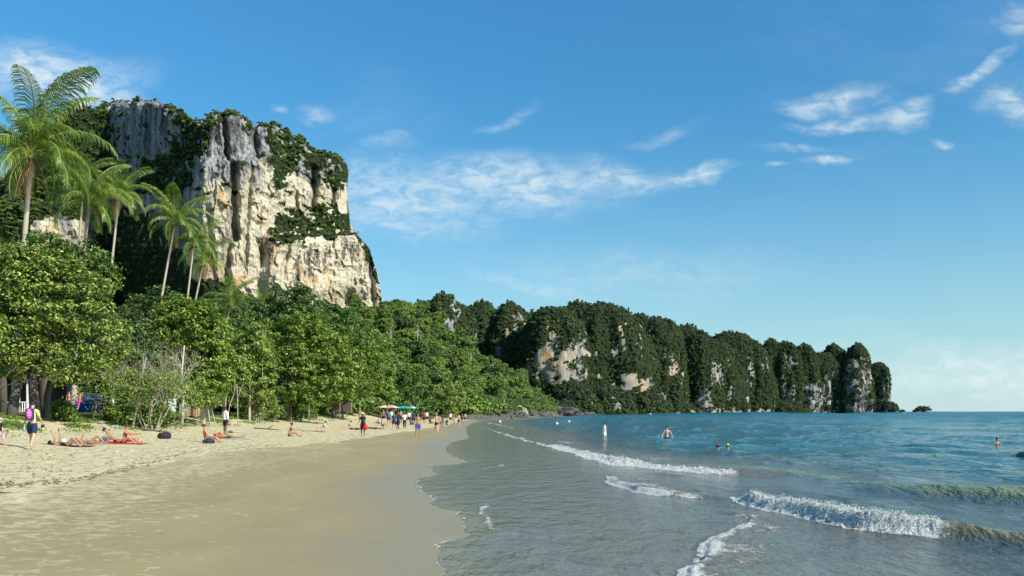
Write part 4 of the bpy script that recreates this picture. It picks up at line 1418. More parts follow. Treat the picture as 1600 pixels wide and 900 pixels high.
front_tree('beach_tree', 465, 650, 125, 420, 520, 440, 560, LD, 6000, 0.42, 0.65, 17, 'dark tree below the foot of the cliff behind the small palms', ('bark', .28, 5))
front_tree('beach_tree', 350, 650, 118, 280, 420, 455, 590, LJ, 7000, 0.42, 0.65, 18, 'leafy tree behind the row of leaning palms', ('bark', .28, 5))
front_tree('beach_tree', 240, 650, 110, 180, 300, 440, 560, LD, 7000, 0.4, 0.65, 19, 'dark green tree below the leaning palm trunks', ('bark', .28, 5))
front_tree('beach_tree', 610, 650, 190, 570, 650, 545, 640, LJ, 6000, 0.5, 0.75, 20, 'green tree on the slope above the beach umbrellas', ('bark', .28, 5))


# low bushes on the bank
def bush(px, pyb, Y, w, h, mat, seed, label, n=1400, size=0.2):
    rng = np.random.default_rng(seed)
    X = (px - 800) / F * Y
    t = empty('beach_bush', (X, Y, gz(X, Y)), label, 'bush')
    W_, H = w / F * Y / 2, h / F * Y
    mb = MB()
    for k in range(7):
        a = rng.uniform(0, 6.28)
        mb.tube(branch_path((0, 0, -.1), (math.cos(a) * .6, math.sin(a) * .6, 1), H * .8, rng, 4, .15), [.04, .03, .03, .02, .01], 5)
    obj('stems', mb.mesh('stems', M['bark_pale']), t)
    obj('foliage', crown_mesh('foliage', mat, [(0, 0, H * .5, W_, W_ * .8, H * .5), (W_ * .4, -.2, H * .4, W_ * .6, W_ * .5, H * .4), (-W_ * .5, -.1, H * .35, W_ * .5, W_ * .5, H * .35)], n, size, .22, rng, 18, .5), t)


bush(95, 655, 52, 50, 30, LA, 31, 'low leafy bush in front of the white balustrade')
bush(180, 655, 56, 36, 34, LL, 32, 'small green bush right of the wooden drying frame')
bush(232, 655, 58, 46, 38, LL, 33, 'leafy bush at the foot of the bare grey shrub')
bush(255, 652, 61, 30, 30, LA, 34, 'dark glossy bush left of the kiosk')
bush(405, 645, 84, 70, 50, LL, 35, 'wide bright bush left of the stout dark trunk', 2600)
bush(428, 645, 88, 40, 30, LA, 36, 'low bush touching the stout dark trunk')
bush(470, 648, 100, 30, 26, LL, 37, 'small bush right of the stout dark trunk')
bush(485, 650, 105, 24, 22, LL, 38, 'tiny bush beside the white post')
bush(590, 655, 150, 60, 26, LL, 39, 'yellow green bush at the back of the beach before the umbrellas', 2000, .25)


# bare grey shrub
def bare_shrub():
    rng = np.random.default_rng(9)
    Y = 57
    X = (236 - 800) / F * Y
    z0 = gz(X, Y)
    t = empty('bare_shrub', (X, Y, z0), 'bare grey branching shrub with few leaves between almond tree and light green tree', 'shrub')
    mb, mt = MB(), MB()
    H = 7.6
    tips = []

    def grow(p, d, L, r, lev):
        pts = branch_path(p, d, L, rng, 5, 0.16, 0.03)
        (mb if lev < 2 else mt).tube(pts, [r * (1 - .6 * i / 5) for i in range(6)], 6 if lev < 2 else 4, False)
        if lev >= 4:
            tips.append(pts[-1])
            return
        for k in range(4 if lev < 2 else 3 if lev < 3 else 5):
            q = pts[rng.integers(2, 6)]
            dd = (pts[-1] - pts[-2]).normalized() + Vector(rng.normal(size=3)) * 0.55 + Vector((0, 0, .12))
            grow(q, dd, L * rng.uniform(.5, .72), r * .52, lev + 1)
    for k in range(8):
        a = k * 0.9
        grow((0.3 * math.cos(a), .3 * math.sin(a), -.3), (math.cos(a) * .32, math.sin(a) * .25, 1), H * rng.uniform(.36, .46), .042, 0)
    obj('stems', mb.mesh('stems', M['bark_pale']), t)
    o = obj('twigs', mt.mesh('twigs', M['bark_pale']), t)
    o['kind'] = 'stuff'
    c = np.array([tuple(p) for p in tips])
    c = c[(c[:, 2] < 3.4)]
    cc = np.repeat(c, 5, 0) + rng.normal(size=(len(c) * 5, 3)) * .3
    V, Fc = leaves_np(cc, np.tile([0, -.3, .6], (len(cc), 1)), .2, rng, .5)
    obj('foliage', mesh_np('foliage', V, Fc, LL), t)


bare_shrub()

# leaning bare stems among the trees (each a thin tree of its own)
for i, (pts, r, lab) in enumerate([
        ([(206, 652), (215, 632), (226, 615), (222, 590), (228, 560)], .09, 'pale twisted stem leaning at the foot of the bare shrub'),
        ([(330, 645), (322, 622), (312, 598), (303, 570)], .08, 'thin pale trunk leaning left beside the kiosk'),
        ([(338, 648), (328, 625), (318, 600), (314, 575)], .07, 'second thin pale trunk leaning left next to the kiosk'),
        ([(351, 645), (353, 622), (355, 596), (353, 575)], .07, 'upright thin pale trunk behind the person in white'),
        ([(353, 645), (359, 632), (365, 617), (368, 600)], .05, 'short pale stem leaning right behind the person in white'),
        ([(372, 646), (371, 622), (370, 600)], .07, 'straight pale trunk right of the person in white'),
        ([(411, 640), (411, 610), (410, 575), (409, 540)], .08, 'straight pale trunk left of the broad bright tree'),
        ([(284, 655), (286, 620), (284, 580), (288, 540)], .13, 'grey trunk standing in front of the kiosk'),
        ([(75, 650), (74, 620), (80, 590), (88, 560)], .2, 'dark slender trunk under the huge almond tree'),
        ([(18, 652), (22, 625), (30, 600), (50, 575)], .27, 'thick dark leaning trunk under the huge almond tree'),
        ([(536, 650), (534, 630), (538, 610)], .14, 'dark trunk under the rounded yellow green tree'),
        ([(525, 650), (527, 630), (522, 610)], .12, 'left dark trunk under the rounded yellow green tree')]):
    Y = (56, 66, 67, 68, 68.5, 70, 84, 64, 51, 49, 118, 117)[i]
    r *= (.7, .55, .5, .5, .5, .5, .6, .8, 1, 1, .9, .9)[i]
    W = [P(x, y, Y + 0.4 * k) for k, (x, y) in enumerate(pts)]
    W[0].z = gz(W[0].x, W[0].y) - .2
    b0 = W[0].copy()
    b0.z += .2
    mb = MB()
    mb.tube([w - b0 for w in W], [r * (1.2 - .6 * k / (len(W) - 1)) for k in range(len(W))], 7)
    rng = np.random.default_rng(i)
    for k in range(3):
        mb.tube(branch_path(W[-2] - b0, (rng.uniform(-.6, .6), rng.uniform(-.5, .5), 1), 1.6, rng, 4, .2), [r * .4, r * .35, r * .25, r * .2, r * .08], 5)
    o = mb.build('thin_tree', M['bark_pale'] if i not in (8, 9, 10, 11) else M['bark'], None, True, tuple(b0))
    tag(o, lab, 'tree trunk')


# ------------------------------------------------------------------ coconut palms
def frond_mesh(name, L, droop, seed, sparse=1.0):
    """frond along +X from the origin; arches and droops; leaflets hang both sides"""
    rng = np.random.default_rng(seed)
    n = 26
    pts, d = [Vector((0, 0, 0))], 0.0
    ang = R(droop[0])
    for i in range(n):
        t = (i + 1) / n
        a = ang - R(droop[1]) * t ** 1.3
        pts.append(pts[-1] + Vector((math.cos(a), 0.05 * math.sin(seed) * t, math.sin(a))) * (L / n))
    mb = MB()
    mb.tube(pts[::2], [0.045 * (1 - .85 * i / 13) + .006 for i in range(len(pts[::2]))], 5)
    nb = len(mb.f)
    m = int(50 * sparse)
    for i in range(m):
        t = 0.10 + 0.88 * i / m
        q = t * n
        k = int(q)
        p = pts[k].lerp(pts[k + 1], q - k)
        tan = (pts[k + 1] - pts[k]).normalized()
        up = tan.cross(Vector((0, 1, 0))) * -1
        ll = L * 0.225 * (math.sin(math.pi * min(1, t * 0.80 + 0.16)) ** 0.6) * rng.uniform(.85, 1.12) + 0.08
        for s in (-1, 1):
            d1 = (tan * (0.55 + .5 * t) + Vector((0, s, 0)) * 0.95 + up * rng.uniform(-.1, .25)).normalized()
            dn = Vector((0, 0, -1))
            p1 = p + d1 * ll * .45
            p2 = p1 + (d1 * .75 + dn * rng.uniform(.45, .85)).normalized() * ll * .32
            p3 = p2 + (d1 * .35 + dn * 1.0).normalized() * ll * .25
            w = tan * 0.027
            mb.add([p - w * .7, p + w * .7, p1 + w, p1 - w, p2 + w * .7, p2 - w * .7, p3], [(0, 1, 2, 3), (3, 2, 4, 5), (5, 4, 6)])
    me = mb.mesh(name, M['rachis'])
    me.materials.append(M['leaf_palm'])
    idx = np.zeros(len(me.polygons), np.int32)
    idx[nb:] = 1
    me.polygons.foreach_set('material_index', idx)
    me.update()
    return me


FR = [frond_mesh('palm_frond', 1.0 * 4.6, (80, 75), 1), frond_mesh('palm_frond', 4.6, (58, 115), 2), frond_mesh('palm_frond', 4.5, (35, 125), 3),
      frond_mesh('palm_frond', 4.2, (5, 100), 4), frond_mesh('palm_frond', 3.8, (-30, 70), 5, .8)]


DEADF = frond_mesh('dead_frond', 4.0, (-55, 30), 6, .6)
DEADF.materials.clear()
M['dead_leaf'] = plain('dead_palm_leaf', (0.30, 0.19, 0.09), 0.8, 0.3, 6)
DEADF.materials.append(M['dead_leaf']); DEADF.materials.append(M['dead_leaf'])


def palm(px, py, pxb, pyb, Y, fl, label, seed, nf=22, tr=0.17, angs=None, spear=True):
    rng = np.random.default_rng(seed)
    top = P(px, py, Y)
    pb = P(pxb, pyb, Y)
    # continue the visible lean down to the ground
    sl = (pb.x - top.x) / (pb.z - top.z)
    Xg = top.x + sl * 0.95 * (gz(pb.x, Y) - top.z)
    g = Vector((Xg, Y, gz(Xg, Y)))
    t = empty('coconut_palm', tuple(g), label, 'palm tree', None)
    rel = top - g
    mb = MB()
    N = 26
    pts, rad = [], []
    for i in range(N + 1):
        u = i / N
        bow = math.sin(u * math.pi) * 0.25
        pts.append(Vector((rel.x * u + bow * (1 if sl < 0 else -1), 0.15 * math.sin(u * 3), rel.z * u - (0.3 if i == 0 else 0))))
        rad.append(tr * (1.35 - .6 * min(1, u * 3) + .25 - .25 * u) * (1 + 0.05 * (i % 2)))
    mb.tube(pts, [r * .8 for r in rad], 10)
    obj('trunk', mb.mesh('trunk', M['bark_pale'], True), t)
    s = fl / 4.6
    for i in range(nf):
        if angs and i < len(angs):
            az, ty = angs[i]
            az = R(az)
        else:
            az = i * 2.39996 + rng.uniform(-.25, .25)
            u = i / nf
            ty = 0 if u < .22 else 1 if u < .50 else 2 if u < .76 else 3 if u < .95 else 4
        f = obj('frond', FR[ty], t, tuple(rel))
        f.rotation_euler = (rng.uniform(-.25, .25), rng.uniform(-.12, .12), az)
        k = s * rng.uniform(.78, 1.05) * (1.2 if ty == 0 else 1)
        f.scale = (k, k, k)
    for i in range(3):
        f = obj('dead_frond', DEADF, t, tuple(rel - Vector((0, 0, .15))))
        f.rotation_euler = (rng.uniform(-.2, .2), rng.uniform(-.1, .25), rng.uniform(0, 6.28))
        k = s * rng.uniform(.5, .75)
        f.scale = (k, k, k)
        f['label'] = 'brown hanging dead frond'
    for i in range(5):
        a = i * 1.26 + seed
        m = MB()
        m.ball((rel.x + .28 * math.cos(a), rel.y + .28 * math.sin(a), rel.z - .35), (.13, .13, .16), 8, 6)
        m.build('coconut', M['coconut'], t, True)


palm(50, 240, 38, 415, 61, 6.4, 'tallest coconut palm at far left with broad drooping fronds', 1, 29, .25)
palm(140, 312, 134, 386, 72, 4.5, 'coconut palm second from left with brown trunk behind the almond tree', 2, 22, .2)
palm(186, 306, 172, 464, 88, 4.1, 'slim coconut palm third from left with a pale straight trunk', 3, 23, .18)
palm(274, 346, 255, 460, 96, 5.0, 'leaning coconut palm in front of the shaded cliff gully', 4, 19, .18)
palm(303, 380, 295, 464, 98, 3.9, 'coconut palm close right of the leaning palm', 5, 16, .16)
palm(318, 410, 306, 472, 104, 4.0, 'shorter coconut palm with dark fronds beside the cliff foot', 6, 16, .16)
palm(361, 473, 354, 510, 110, 4.2, 'small coconut palm standing alone above the dark trees', 7, 18, .16)
palm(412, 474, 408, 510, 120, 3.0, 'smallest coconut palm mostly sunk in the tree tops', 8, 16, .15)
palm(130, 285, 128, 330, 96, 3.8, 'coconut palm half hidden behind the second palm', 9, 16, .18)


# ------------------------------------------------------------------ people
def dirv(pitch, side=0.0):
    """0 = down, 90 = forward (+Y), 180 = up; side opens outwards (+X)"""
    p, s = R(pitch), R(side)
    return Vector((math.sin(s), math.sin(p) * math.cos(s), -math.cos(p) * math.cos(s)))


POSES = {  # torso pitch (back lean +), hip height, legs (thigh pitch, knee bend, side), arms (pitch, side, elbow), head pitch
    'stand': dict(tp=0, legs=[(3, -3, 5), (-3, -4, 5)], arms=[(4, 12, 12), (-2, 12, 10)]),
    'walk': dict(tp=-4, legs=[(22, -8, 3), (-18, -18, 3)], arms=[(-20, 10, 15), (22, 10, 22)]),
    'walk2': dict(tp=-3, legs=[(-16, -22, 4), (20, -6, 4)], arms=[(18, 14, 25), (-14, 14, 14)]),
    'armsout': dict(tp=-6, legs=[(10, -10, 8), (-6, -10, 8)], arms=[(8, 32, 30), (8, 32, 30)]),
    'bagarm': dict(tp=-3, legs=[(12, -8, 3), (-12, -12, 3)], arms=[(2, 10, 20), (8, 22, 50)]),
    'sit': dict(tp=8, legs=[(124, -72, 14), (120, -66, 12)], arms=[(38, 14, 40), (32, 14, 50)]),
    'sitback': dict(tp=28, legs=[(93, -4, 8), (124, -70, 8)], arms=[(-44, 16, 16), (-42, 16, 16)]),
    'sitfwd': dict(tp=-16, legs=[(118, -62, 14), (122, -70, 14)], arms=[(62, 8, 30), (58, 8, 36)]),
    'lie': dict(tp=87, legs=[(91, -2, 6), (91, -1, 7)], arms=[(92, 16, 2), (92, 16, 4)], lie=1),
    'liekneesup': dict(tp=86, legs=[(136, -88, 6), (128, -82, 8)], arms=[(160, 10, 35), (166, 20, 40)], lie=1),
    'lieoneknee': dict(tp=86, legs=[(138, -92, 6), (93, -3, 6)], arms=[(93, 18, 3), (100, 20, 60)], lie=1),
    'lieelbow': dict(tp=50, legs=[(92, -3, 6), (93, -4, 8)], arms=[(-34, 10, 118), (40, 20, 40)], lie=1),
}


def skeleton(pose, fem=False):
    ps = POSES[pose]
    J, B = {}, []       # joints: name -> (pos, radius)
    T = dirv(180 + ps['tp'])            # direction up the back

    def add(n, p, r, parent=None):
        J[n] = (Vector(p), r)
        if parent: B.append((parent, n))
    hw, sw = (0.095, 0.165) if fem else (0.09, 0.195)
    pel = Vector((0, 0, 0))
    add('pelvis', pel, .125 if not fem else .13)
    add('waist', pel + T * .15, .108 if not fem else .095, 'pelvis')
    add('chest', pel + T * .34, .135 if not fem else .118, 'waist')
    nk = pel + T * .50
    add('neckbase', nk, .075, 'chest')
    Hd = (T + Vector((0, 0, 0.7 if not ps.get('lie') else .25))).normalized()
    add('neck', nk + Hd * .07, .052, 'neckbase')
    add('jaw', nk + Hd * .13 + Vector((0, .02, 0)), .072, 'neck')
    add('skull', nk + Hd * .205 + Vector((0, .0, 0)), .088, 'jaw')
    add('crown', nk + Hd * .262, .062, 'skull')
    fw = Vector((0, 1, 0)) - Hd * Hd.y
    fw = fw.normalized() if fw.length > .1 else Vector((0, 0, 1))
    add('nose', nk + Hd * .165 + fw * .098, .014, 'jaw')
    add('chin', nk + Hd * .105 + fw * .06, .028, 'jaw')
    for k, sx in enumerate((-1, 1)):
        L = 'LR'[k]
        th, kn, sd = ps['legs'][k]
        hp = pel + Vector((sx * hw, 0, 0)) - T * .05
        add('hip' + L, hp, .095, 'pelvis')
        d = dirv(th, sd * 1.0)
        d.x *= sx
        kp = hp + d * .42
        add('thigh' + L, hp + d * .20, .082, 'hip' + L)
        add('knee' + L, kp, .055, 'thigh' + L)
        d2 = dirv(th + kn, sd * .3)
        d2.x *= sx
        add('calf' + L, kp + d2 * .14, .056, 'knee' + L)
        an = kp + d2 * .40
        add('ankle' + L, an, .036, 'calf' + L)
        fd = dirv(th + kn + 82)
        add('heel' + L, an + d2 * .05 - fd * .03, .034, 'ankle' + L)
        add('ball' + L, an + d2 * .065 + fd * .12, .032, 'heel' + L)
        add('toe' + L, an + d2 * .07 + fd * .18, .022, 'ball' + L)
        ap, asd, el = ps['arms'][k]
        sp = pel + T * .455 + Vector((sx * sw * .85, 0, 0))
        add('shoulder' + L, sp, .062, 'neckbase')
        d = dirv(ap - ps['tp'] * (0 if ps.get('lie') else .3), asd)
        d.x *= sx
        add('biceps' + L, sp + d * .13, .046 if not fem else .038, 'shoulder' + L)
        ep = sp + d * .28
        add('elbow' + L, ep, .036, 'biceps' + L)
        d2 = dirv(ap + el, asd * .4)
        d2.x *= sx
        wp = ep + d2 * .245
        add('forearm' + L, ep + d2 * .08, .037, 'elbow' + L)
        add('wrist' + L, wp, .024, 'forearm' + L)
        side = Vector((0, 1, 0)) - d2 * d2.y
        side = side.normalized() if side.length > .1 else Vector((0, 0, 1))
        pm = wp + d2 * .07
        add('palm' + L, pm, .026, 'wrist' + L)
        nrm = d2.cross(side)
        for f in range(4):
            o = side * (f - 1.5) * .021
            ln = (.034, .04, .038, .028)[3 - f]
            add('fa%d' % f + L, pm + o + d2 * .035, .0095, 'palm' + L)
            add('fb%d' % f + L, pm + o * 1.1 + d2 * (.035 + ln) + nrm * .008, .0085, 'fa%d' % f + L)
            add('fc%d' % f + L, pm + o * 1.1 + d2 * (.035 + ln * 1.7) + nrm * .025, .007, 'fb%d' % f + L)
        add('th1' + L, wp + d2 * .035 + side * .03, .011, 'palm' + L)
        add('th2' + L, wp + d2 * .07 + side * .052, .009, 'th1' + L)
    return J, B, fw, Hd


_bodies = {}


def body_mesh(pose, fem):
    key = (pose, fem)
    if key in _bodies: return _bodies[key]
    J, B, fw, Hd = skeleton(pose, fem)
    names = list(J)
    me = bpy.data.meshes.new('skel')
    me.from_pydata([J[n][0][:] for n in names], [(names.index(a), names.index(b)) for a, b in B], [])
    o = bpy.data.objects.new('skel', me)
    link(o)
    o.modifiers.new('skin', 'SKIN')
    bm = bmesh.new()
    bm.from_mesh(me)
    ly = bm.verts.layers.skin.verify()
    bm.verts.ensure_lookup_table()
    for i, n in enumerate(names):
        bm.verts[i][ly].radius = (J[n][1],) * 2
        bm.verts[i][ly].use_root = (n == 'pelvis')
    bm.to_mesh(me)
    bm.free()
    sk = o.modifiers[0]
    sk.branch_smoothing = 0.4
    sub = o.modifiers.new('sub', 'SUBSURF')
    sub.levels = 1
    dg = bpy.context.evaluated_depsgraph_get()
    ev = o.evaluated_get(dg)
    m2 = bpy.data.meshes.new_from_object(ev)
    V = np.array([v.co[:] for v in m2.vertices])
    Fc = [tuple(p.vertices) for p in m2.polygons]
    Nn = np.array([v.normal[:] for v in m2.vertices])
    bpy.data.objects.remove(o)
    # which bone is each vertex on
    best = np.full(len(V), 1e9)
    bone = np.zeros(len(V), int)
    tt = np.zeros(len(V))
    for i, (a, b) in enumerate(B):
        A, Bq = np.array(J[a][0]), np.array(J[b][0])
        d = Bq - A
        t = np.clip(((V - A) @ d) / (d @ d), 0, 1)
        ds = np.linalg.norm(V - A - t[:, None] * d, axis=1) - (J[a][1] * (1 - t) + J[b][1] * t)
        m = ds < best
        best[m] = ds[m]; bone[m] = i; tt[m] = t[m]
    lab = [B[i][1] for i in bone]
    _bodies[key] = (V, Fc, Nn, lab, tt, J, fw, Hd)
    return _bodies[key]


def region(kind):
    tor = {'waist', 'chest', 'neckbase'}
    def f(n, t):
        b = n.rstrip('LR') if n[-1] in 'LR' else n
        if kind == 'tshirt': return b in tor or b == 'shoulder' or (b == 'biceps') or (b == 'elbow' and t < .3)
        if kind == 'tank': return b in {'waist', 'chest'} or (b == 'neckbase' and t < .6)
        if kind == 'longshirt': return b in tor or b in ('shoulder', 'biceps', 'elbow', 'forearm') or b == 'hip' or (b == 'wrist' and t < .7)
        if kind == 'shorts': return b in ('hip', 'thigh') or (b == 'knee' and t < .62) or (b == 'waist' and t < .45)
        if kind == 'trunks': return b in ('hip', 'thigh') or (b == 'waist' and t < .35)
        if kind == 'briefs': return b == 'hip' or (b == 'thigh' and t < .25) or (b == 'waist' and t < .2)
        if kind == 'bikini': return b == 'chest' and .45 < t
        if kind == 'swimsuit': return b in ('hip', 'waist', 'chest') or (b == 'thigh' and t < .2)
        if kind == 'trousers': return b in ('hip', 'thigh', 'knee', 'calf') or (b == 'ankle' and t < .8) or (b == 'waist' and t < .3)
        if kind == 'dress': return b in tor or b in ('hip', 'thigh', 'biceps') or b == 'shoulder' or (b == 'knee' and t < .8)
        if kind == 'pants34': return b in ('hip', 'thigh', 'knee') or (b == 'calf' and t < .5)
        return False
    return f


SKIN = {'fair': (0.52, 0.33, 0.23), 'tan': (0.38, 0.20, 0.12), 'red': (0.50, 0.22, 0.13), 'brown': (0.17, 0.085, 0.05), 'pale': (0.62, 0.43, 0.33)}


def person(px, pyf, pose, label, h=1.75, yaw=0.0, skin='tan', wear=(), hair=(0.02, 0.015, 0.012), hat=None, fem=False, extra=None, Y=None, water=None, group=None, hairlen=0):
    """yaw: 0 = seen from behind (facing away), 180 = facing the camera"""
    V, Fc, Nn, lab, tt, J, fw, Hd = body_mesh(pose, fem)
    s = h / 1.75
    if water is not None:
        g = Wt(px, pyf)
        g.z = -water * s
        zmin = V[:, 2].min()
    else:
        g = G(px, pyf) if Y is None else Vector(((px - 800) / F * Y, Y, gz((px - 800) / F * Y, Y)))
        zmin = V[:, 2].min()
        if pose.startswith('sit') or pose.startswith('lie'):
            zmin = min(V[i, 2] for i in range(len(V)) if lab[i][:3] in ('hip', 'pel', 'wai'))
    t = empty('person', (g.x, g.y, g.z - 0.01), label, 'person', group, R(yaw), s)
    off = np.array([0, 0, -zmin])
    sk = M.get('skin_' + skin)
    if sk is None: sk = M['skin_' + skin] = plain('skin_' + skin, SKIN[skin], 0.55, 0.08, 20)
    me = bpy.data.meshes.new('body')
    me.from_pydata((V + off).tolist(), [], Fc)
    me.polygons.foreach_set('use_smooth', [True] * len(me.polygons))
    me.materials.append(sk)
    obj('body', me, t)
    for nm, kind, col, th in wear:
        f = region(kind)
        inn = np.array([f(n, q) for n, q in zip(lab, tt)])
        if kind in ('bikini',):
            pass
        keep = [fc for fc in Fc if inn[list(fc)].all()]
        if not keep: continue
        used = sorted({i for fc in keep for i in fc})
        mp = {u: i for i, u in enumerate(used)}
        vv = (V + Nn * th + off)[used]
        m = bpy.data.meshes.new(nm)
        m.from_pydata(vv.tolist(), [], [tuple(mp[i] for i in fc) for fc in keep])
        m.polygons.foreach_set('use_smooth', [True] * len(m.polygons))
        m.materials.append(flat(nm + '_%d_%d_%d' % tuple(int(c * 99) for c in col), col))
        o = obj(nm, m, t)
    hc = J['skull'][0] + Vector(off)
    if hair is not None:
        mb = MB()
        up = Hd
        bk = -fw
        c = hc + bk * .018 + up * .02
        q = Vector((0, 0, 1)).rotation_difference(up)
        m2 = MB()
        m2.ball((0, 0, 0), (.095, .105, .10), 12, 8, -.25)
        m2.v = [tuple(q @ Vector(p) + c) for p in m2.v]
        if hairlen:
            m2.tube([c + bk * .05, c + bk * .07 - up * .12, c + bk * .06 - up * (.12 + hairlen)], [.06, .055, .02], 8)
        m2.build('hair', flat('hair_%d' % int(hair[0] * 999), hair, .5), t, True)
    if hat:
        col, kind = hat
        q = Vector((0, 0, 1)).rotation_difference(Hd)
        m2 = MB()
        m2.ball((0, 0, 0.02), (.102, .112, .10), 12, 8, 0.0)
        if kind == 'wide':
            m2.ball((0, 0, .02), (.2, .2, .02), 14, 4)
        else:
            m2.ball((0, .11, .022), (.07, .09, .012), 10, 4)
        m2.v = [tuple(q @ Vector(p) + hc + Hd * .025) for p in m2.v]
        m2.build('hat', flat('hat_%d_%d' % (int(col[0] * 99), int(col[2] * 99)), col), t, True)
    JJ = {k: v[0] + Vector(off) for k, v in J.items()}
    if extra: extra(t, JJ)
    return t, JJ, g, s


WHITE, NAVY, BLACK = (.75, .75, .74), (.015, .02, .07), (.012, .012, .014)


def holder(tg, JJ, joint, name, mb, mat, label, cat, dz=0.0):
    """a carried thing, top-level, at the hand of its holder"""
    t = tg[0]
    Mx = Matrix.Translation(t.location) @ Matrix.Rotation(t.rotation_euler.z, 4, 'Z') @ Matrix.Diagonal((*t.scale, 1))
    p = Mx @ (JJ[joint] + Vector((0, 0, dz)))
    o = mb.build(name, mat, None, True, tuple(p))
    o.rotation_euler = (0, 0, t.rotation_euler.z)
    return tag(o, label, cat)


# the walking man with the backpack, nearest to the camera
tg = person(50, 702, 'walk', 'man walking away in yellow green shirt and navy shorts with cap at the left', 1.80, 5, 'fair',
            [('shirt', 'tshirt', (.55, .66, .26), .018), ('shorts', 'shorts', NAVY, .030)], hat=(BLACK, 'cap'))
t, JJ, g, s = tg
mb = MB()
mb.box((0, 0, 0), (.30, .15, .44))
bmx = bmesh.new()
me_ = mb.mesh('tmp', None)
bmx.from_mesh(me_)
bmesh.ops.bevel(bmx, geom=bmx.edges[:], offset=.05, segments=3, affect='EDGES', profile=.6)
me_b = bpy.data.meshes.new('backpack')
bmx.to_mesh(me_b)
bmx.free()
me_b.materials.append(flat('pack_dark', (.05, .03, .09)))
Mx = Matrix.Translation(t.location) @ Matrix.Rotation(t.rotation_euler.z, 4, 'Z')
pb = Mx @ (JJ['chest'] * s + Vector((0, -.21, .0)))
bp = empty('backpack', tuple(pb), 'pink and purple backpack worn by the walking man in the yellow green shirt', 'backpack', None, R(5))
obj('bag', me_b, bp)
mb = MB(); mb.ball((0, -.075, .02), (.105, .05, .20), 14, 10)
mb.build('pocket', flat('pack_pink', (.62, .12, .48)), bp, True)
mb = MB(); mb.box((0, -.118, .06), (.11, .02, .03)); mb.box((0, -.122, -.03), (.12, .02, .02)); mb.build('trim', flat('pack_trim', (.75, .45, .65)), bp)
for sx in (-1, 1):
    mb = MB(); mb.tube([(sx * .10, .06, .2), (sx * .11, .17, .24), (sx * .12, .30, .12), (sx * .12, .24, -.14)], .018, 6)
    mb.build('strap', flat('pack_dark', (.05, .03, .09)), bp, True)
mb = MB(); mb.tube([(0, 0, .05), (0, 0, -.12)], [.035, .038], 10); mb.tube([(0, 0, .05), (0, 0, .09)], [.03, .014], 10)
holder(tg, JJ, 'palmL', 'water_bottle', mb, flat('bottle_blue', (.15, .45, .60), .25), 'light blue water bottle in the left hand of the walking man', 'bottle', -.06)
mb = MB(); mb.box((0, 0, -.03), (.05, .24, .07)); mb.box((0, 0, -.09), (.045, .2, .05))
holder(tg, JJ, 'palmR', 'flip_flops', mb, flat('dark_rubber', (.02, .02, .02)), 'dark flip flops carried in the right hand of the walking man', 'sandals', -.02)

person(0, 700, 'walk2', 'child in white cap and dark shirt cut by the left edge', 1.10, -20, 'fair',
       [('shirt', 'tshirt', (.02, .02, .035), .02), ('shorts', 'shorts', (.62, .45, .50), .03)], hat=(WHITE, 'cap'))

# things lying on the sand get their own objects
def towel(px, py, w, l, yaw, col, label, th=.02):
    g = G(px, py)
    rng = np.random.default_rng(int(px))
    nx, ny = 14, 8
    u, v = np.meshgrid(np.linspace(-.5, .5, nx), np.linspace(-.5, .5, ny))
    a = R(yaw)
    X, Y = u * l, v * w
    Xw, Yw = X * math.cos(a) - Y * math.sin(a), X * math.sin(a) + Y * math.cos(a)
    Z = ground(g.x + Xw, g.y + Yw) - g.z + th + .012 * pn(Xw * 3, Yw * 3, px)
    V = np.stack([Xw, Yw, Z], -1).reshape(-1, 3)
    V2 = V.copy(); V2[:, 2] -= th + .02
    f = grid_faces(ny, nx)
    ff = np.concatenate([f, f[:, ::-1] + len(V)])
    me = mesh_np('towel', np.concatenate([V, V2]), ff, flat('towel_%d_%d' % (int(col[0] * 99), int(col[2] * 99)), col), False)
    return tag(obj('towel', me, None, tuple(g)), label, 'towel')


def bag(px, py, r, col, label, name='bag', parts=True):
    g = G(px, py)
    k = int(px * 7)
    me = rock_mesh('bag', flat('bag_%d_%d' % (int(col[0] * 99), int(col[2] * 99)), col), k, r, 3, .28)
    t = empty(name, (g.x, g.y, g.z + r[2] * .6), label, 'bag')
    obj('bag_body', me, t)
    mb = MB(); mb.tube([(-r[0] * .5, 0, r[2] * .7), (-r[0] * .2, 0, r[2] * 1.35), (r[0] * .2, 0, r[2] * 1.35), (r[0] * .5, 0, r[2] * .7)], .015, 5)
    mb.build('handle', M['hair'], t)
    return t


# two women sunbathing: heads left, feet right (body axis along +X on screen)
towel(108, 697, 1.0, 1.9, 2, (.05, .05, .05), 'dark towel under the sunbather holding a phone')
tA = person(104, 697.5, 'liekneesup', 'woman in dark swimsuit lying on her back with knees up, nearest the walking man', 1.66, -90, 'tan', [('swimsuit', 'swimsuit', (.012, .015, .012), .012)], fem=True, hairlen=.12)
tB = person(138, 694.5, 'lieoneknee', 'sunbather lying with one knee raised, right of the woman in the dark swimsuit', 1.72, -90, 'tan', [('trunks', 'briefs', (.10, .06, .20), .015)])
mb = MB(); mb.box((0, 0, 0), (.07, .012, .15))
holder(tA, tA[1], 'palmL', 'phone', mb, flat('phone', (.02, .02, .02), .3), 'dark phone held up by the lying woman in the dark swimsuit', 'phone', .02)
bag(99, 690, (.11, .09, .09), WHITE, 'white bundle on the sand behind the lying woman in the dark swimsuit')
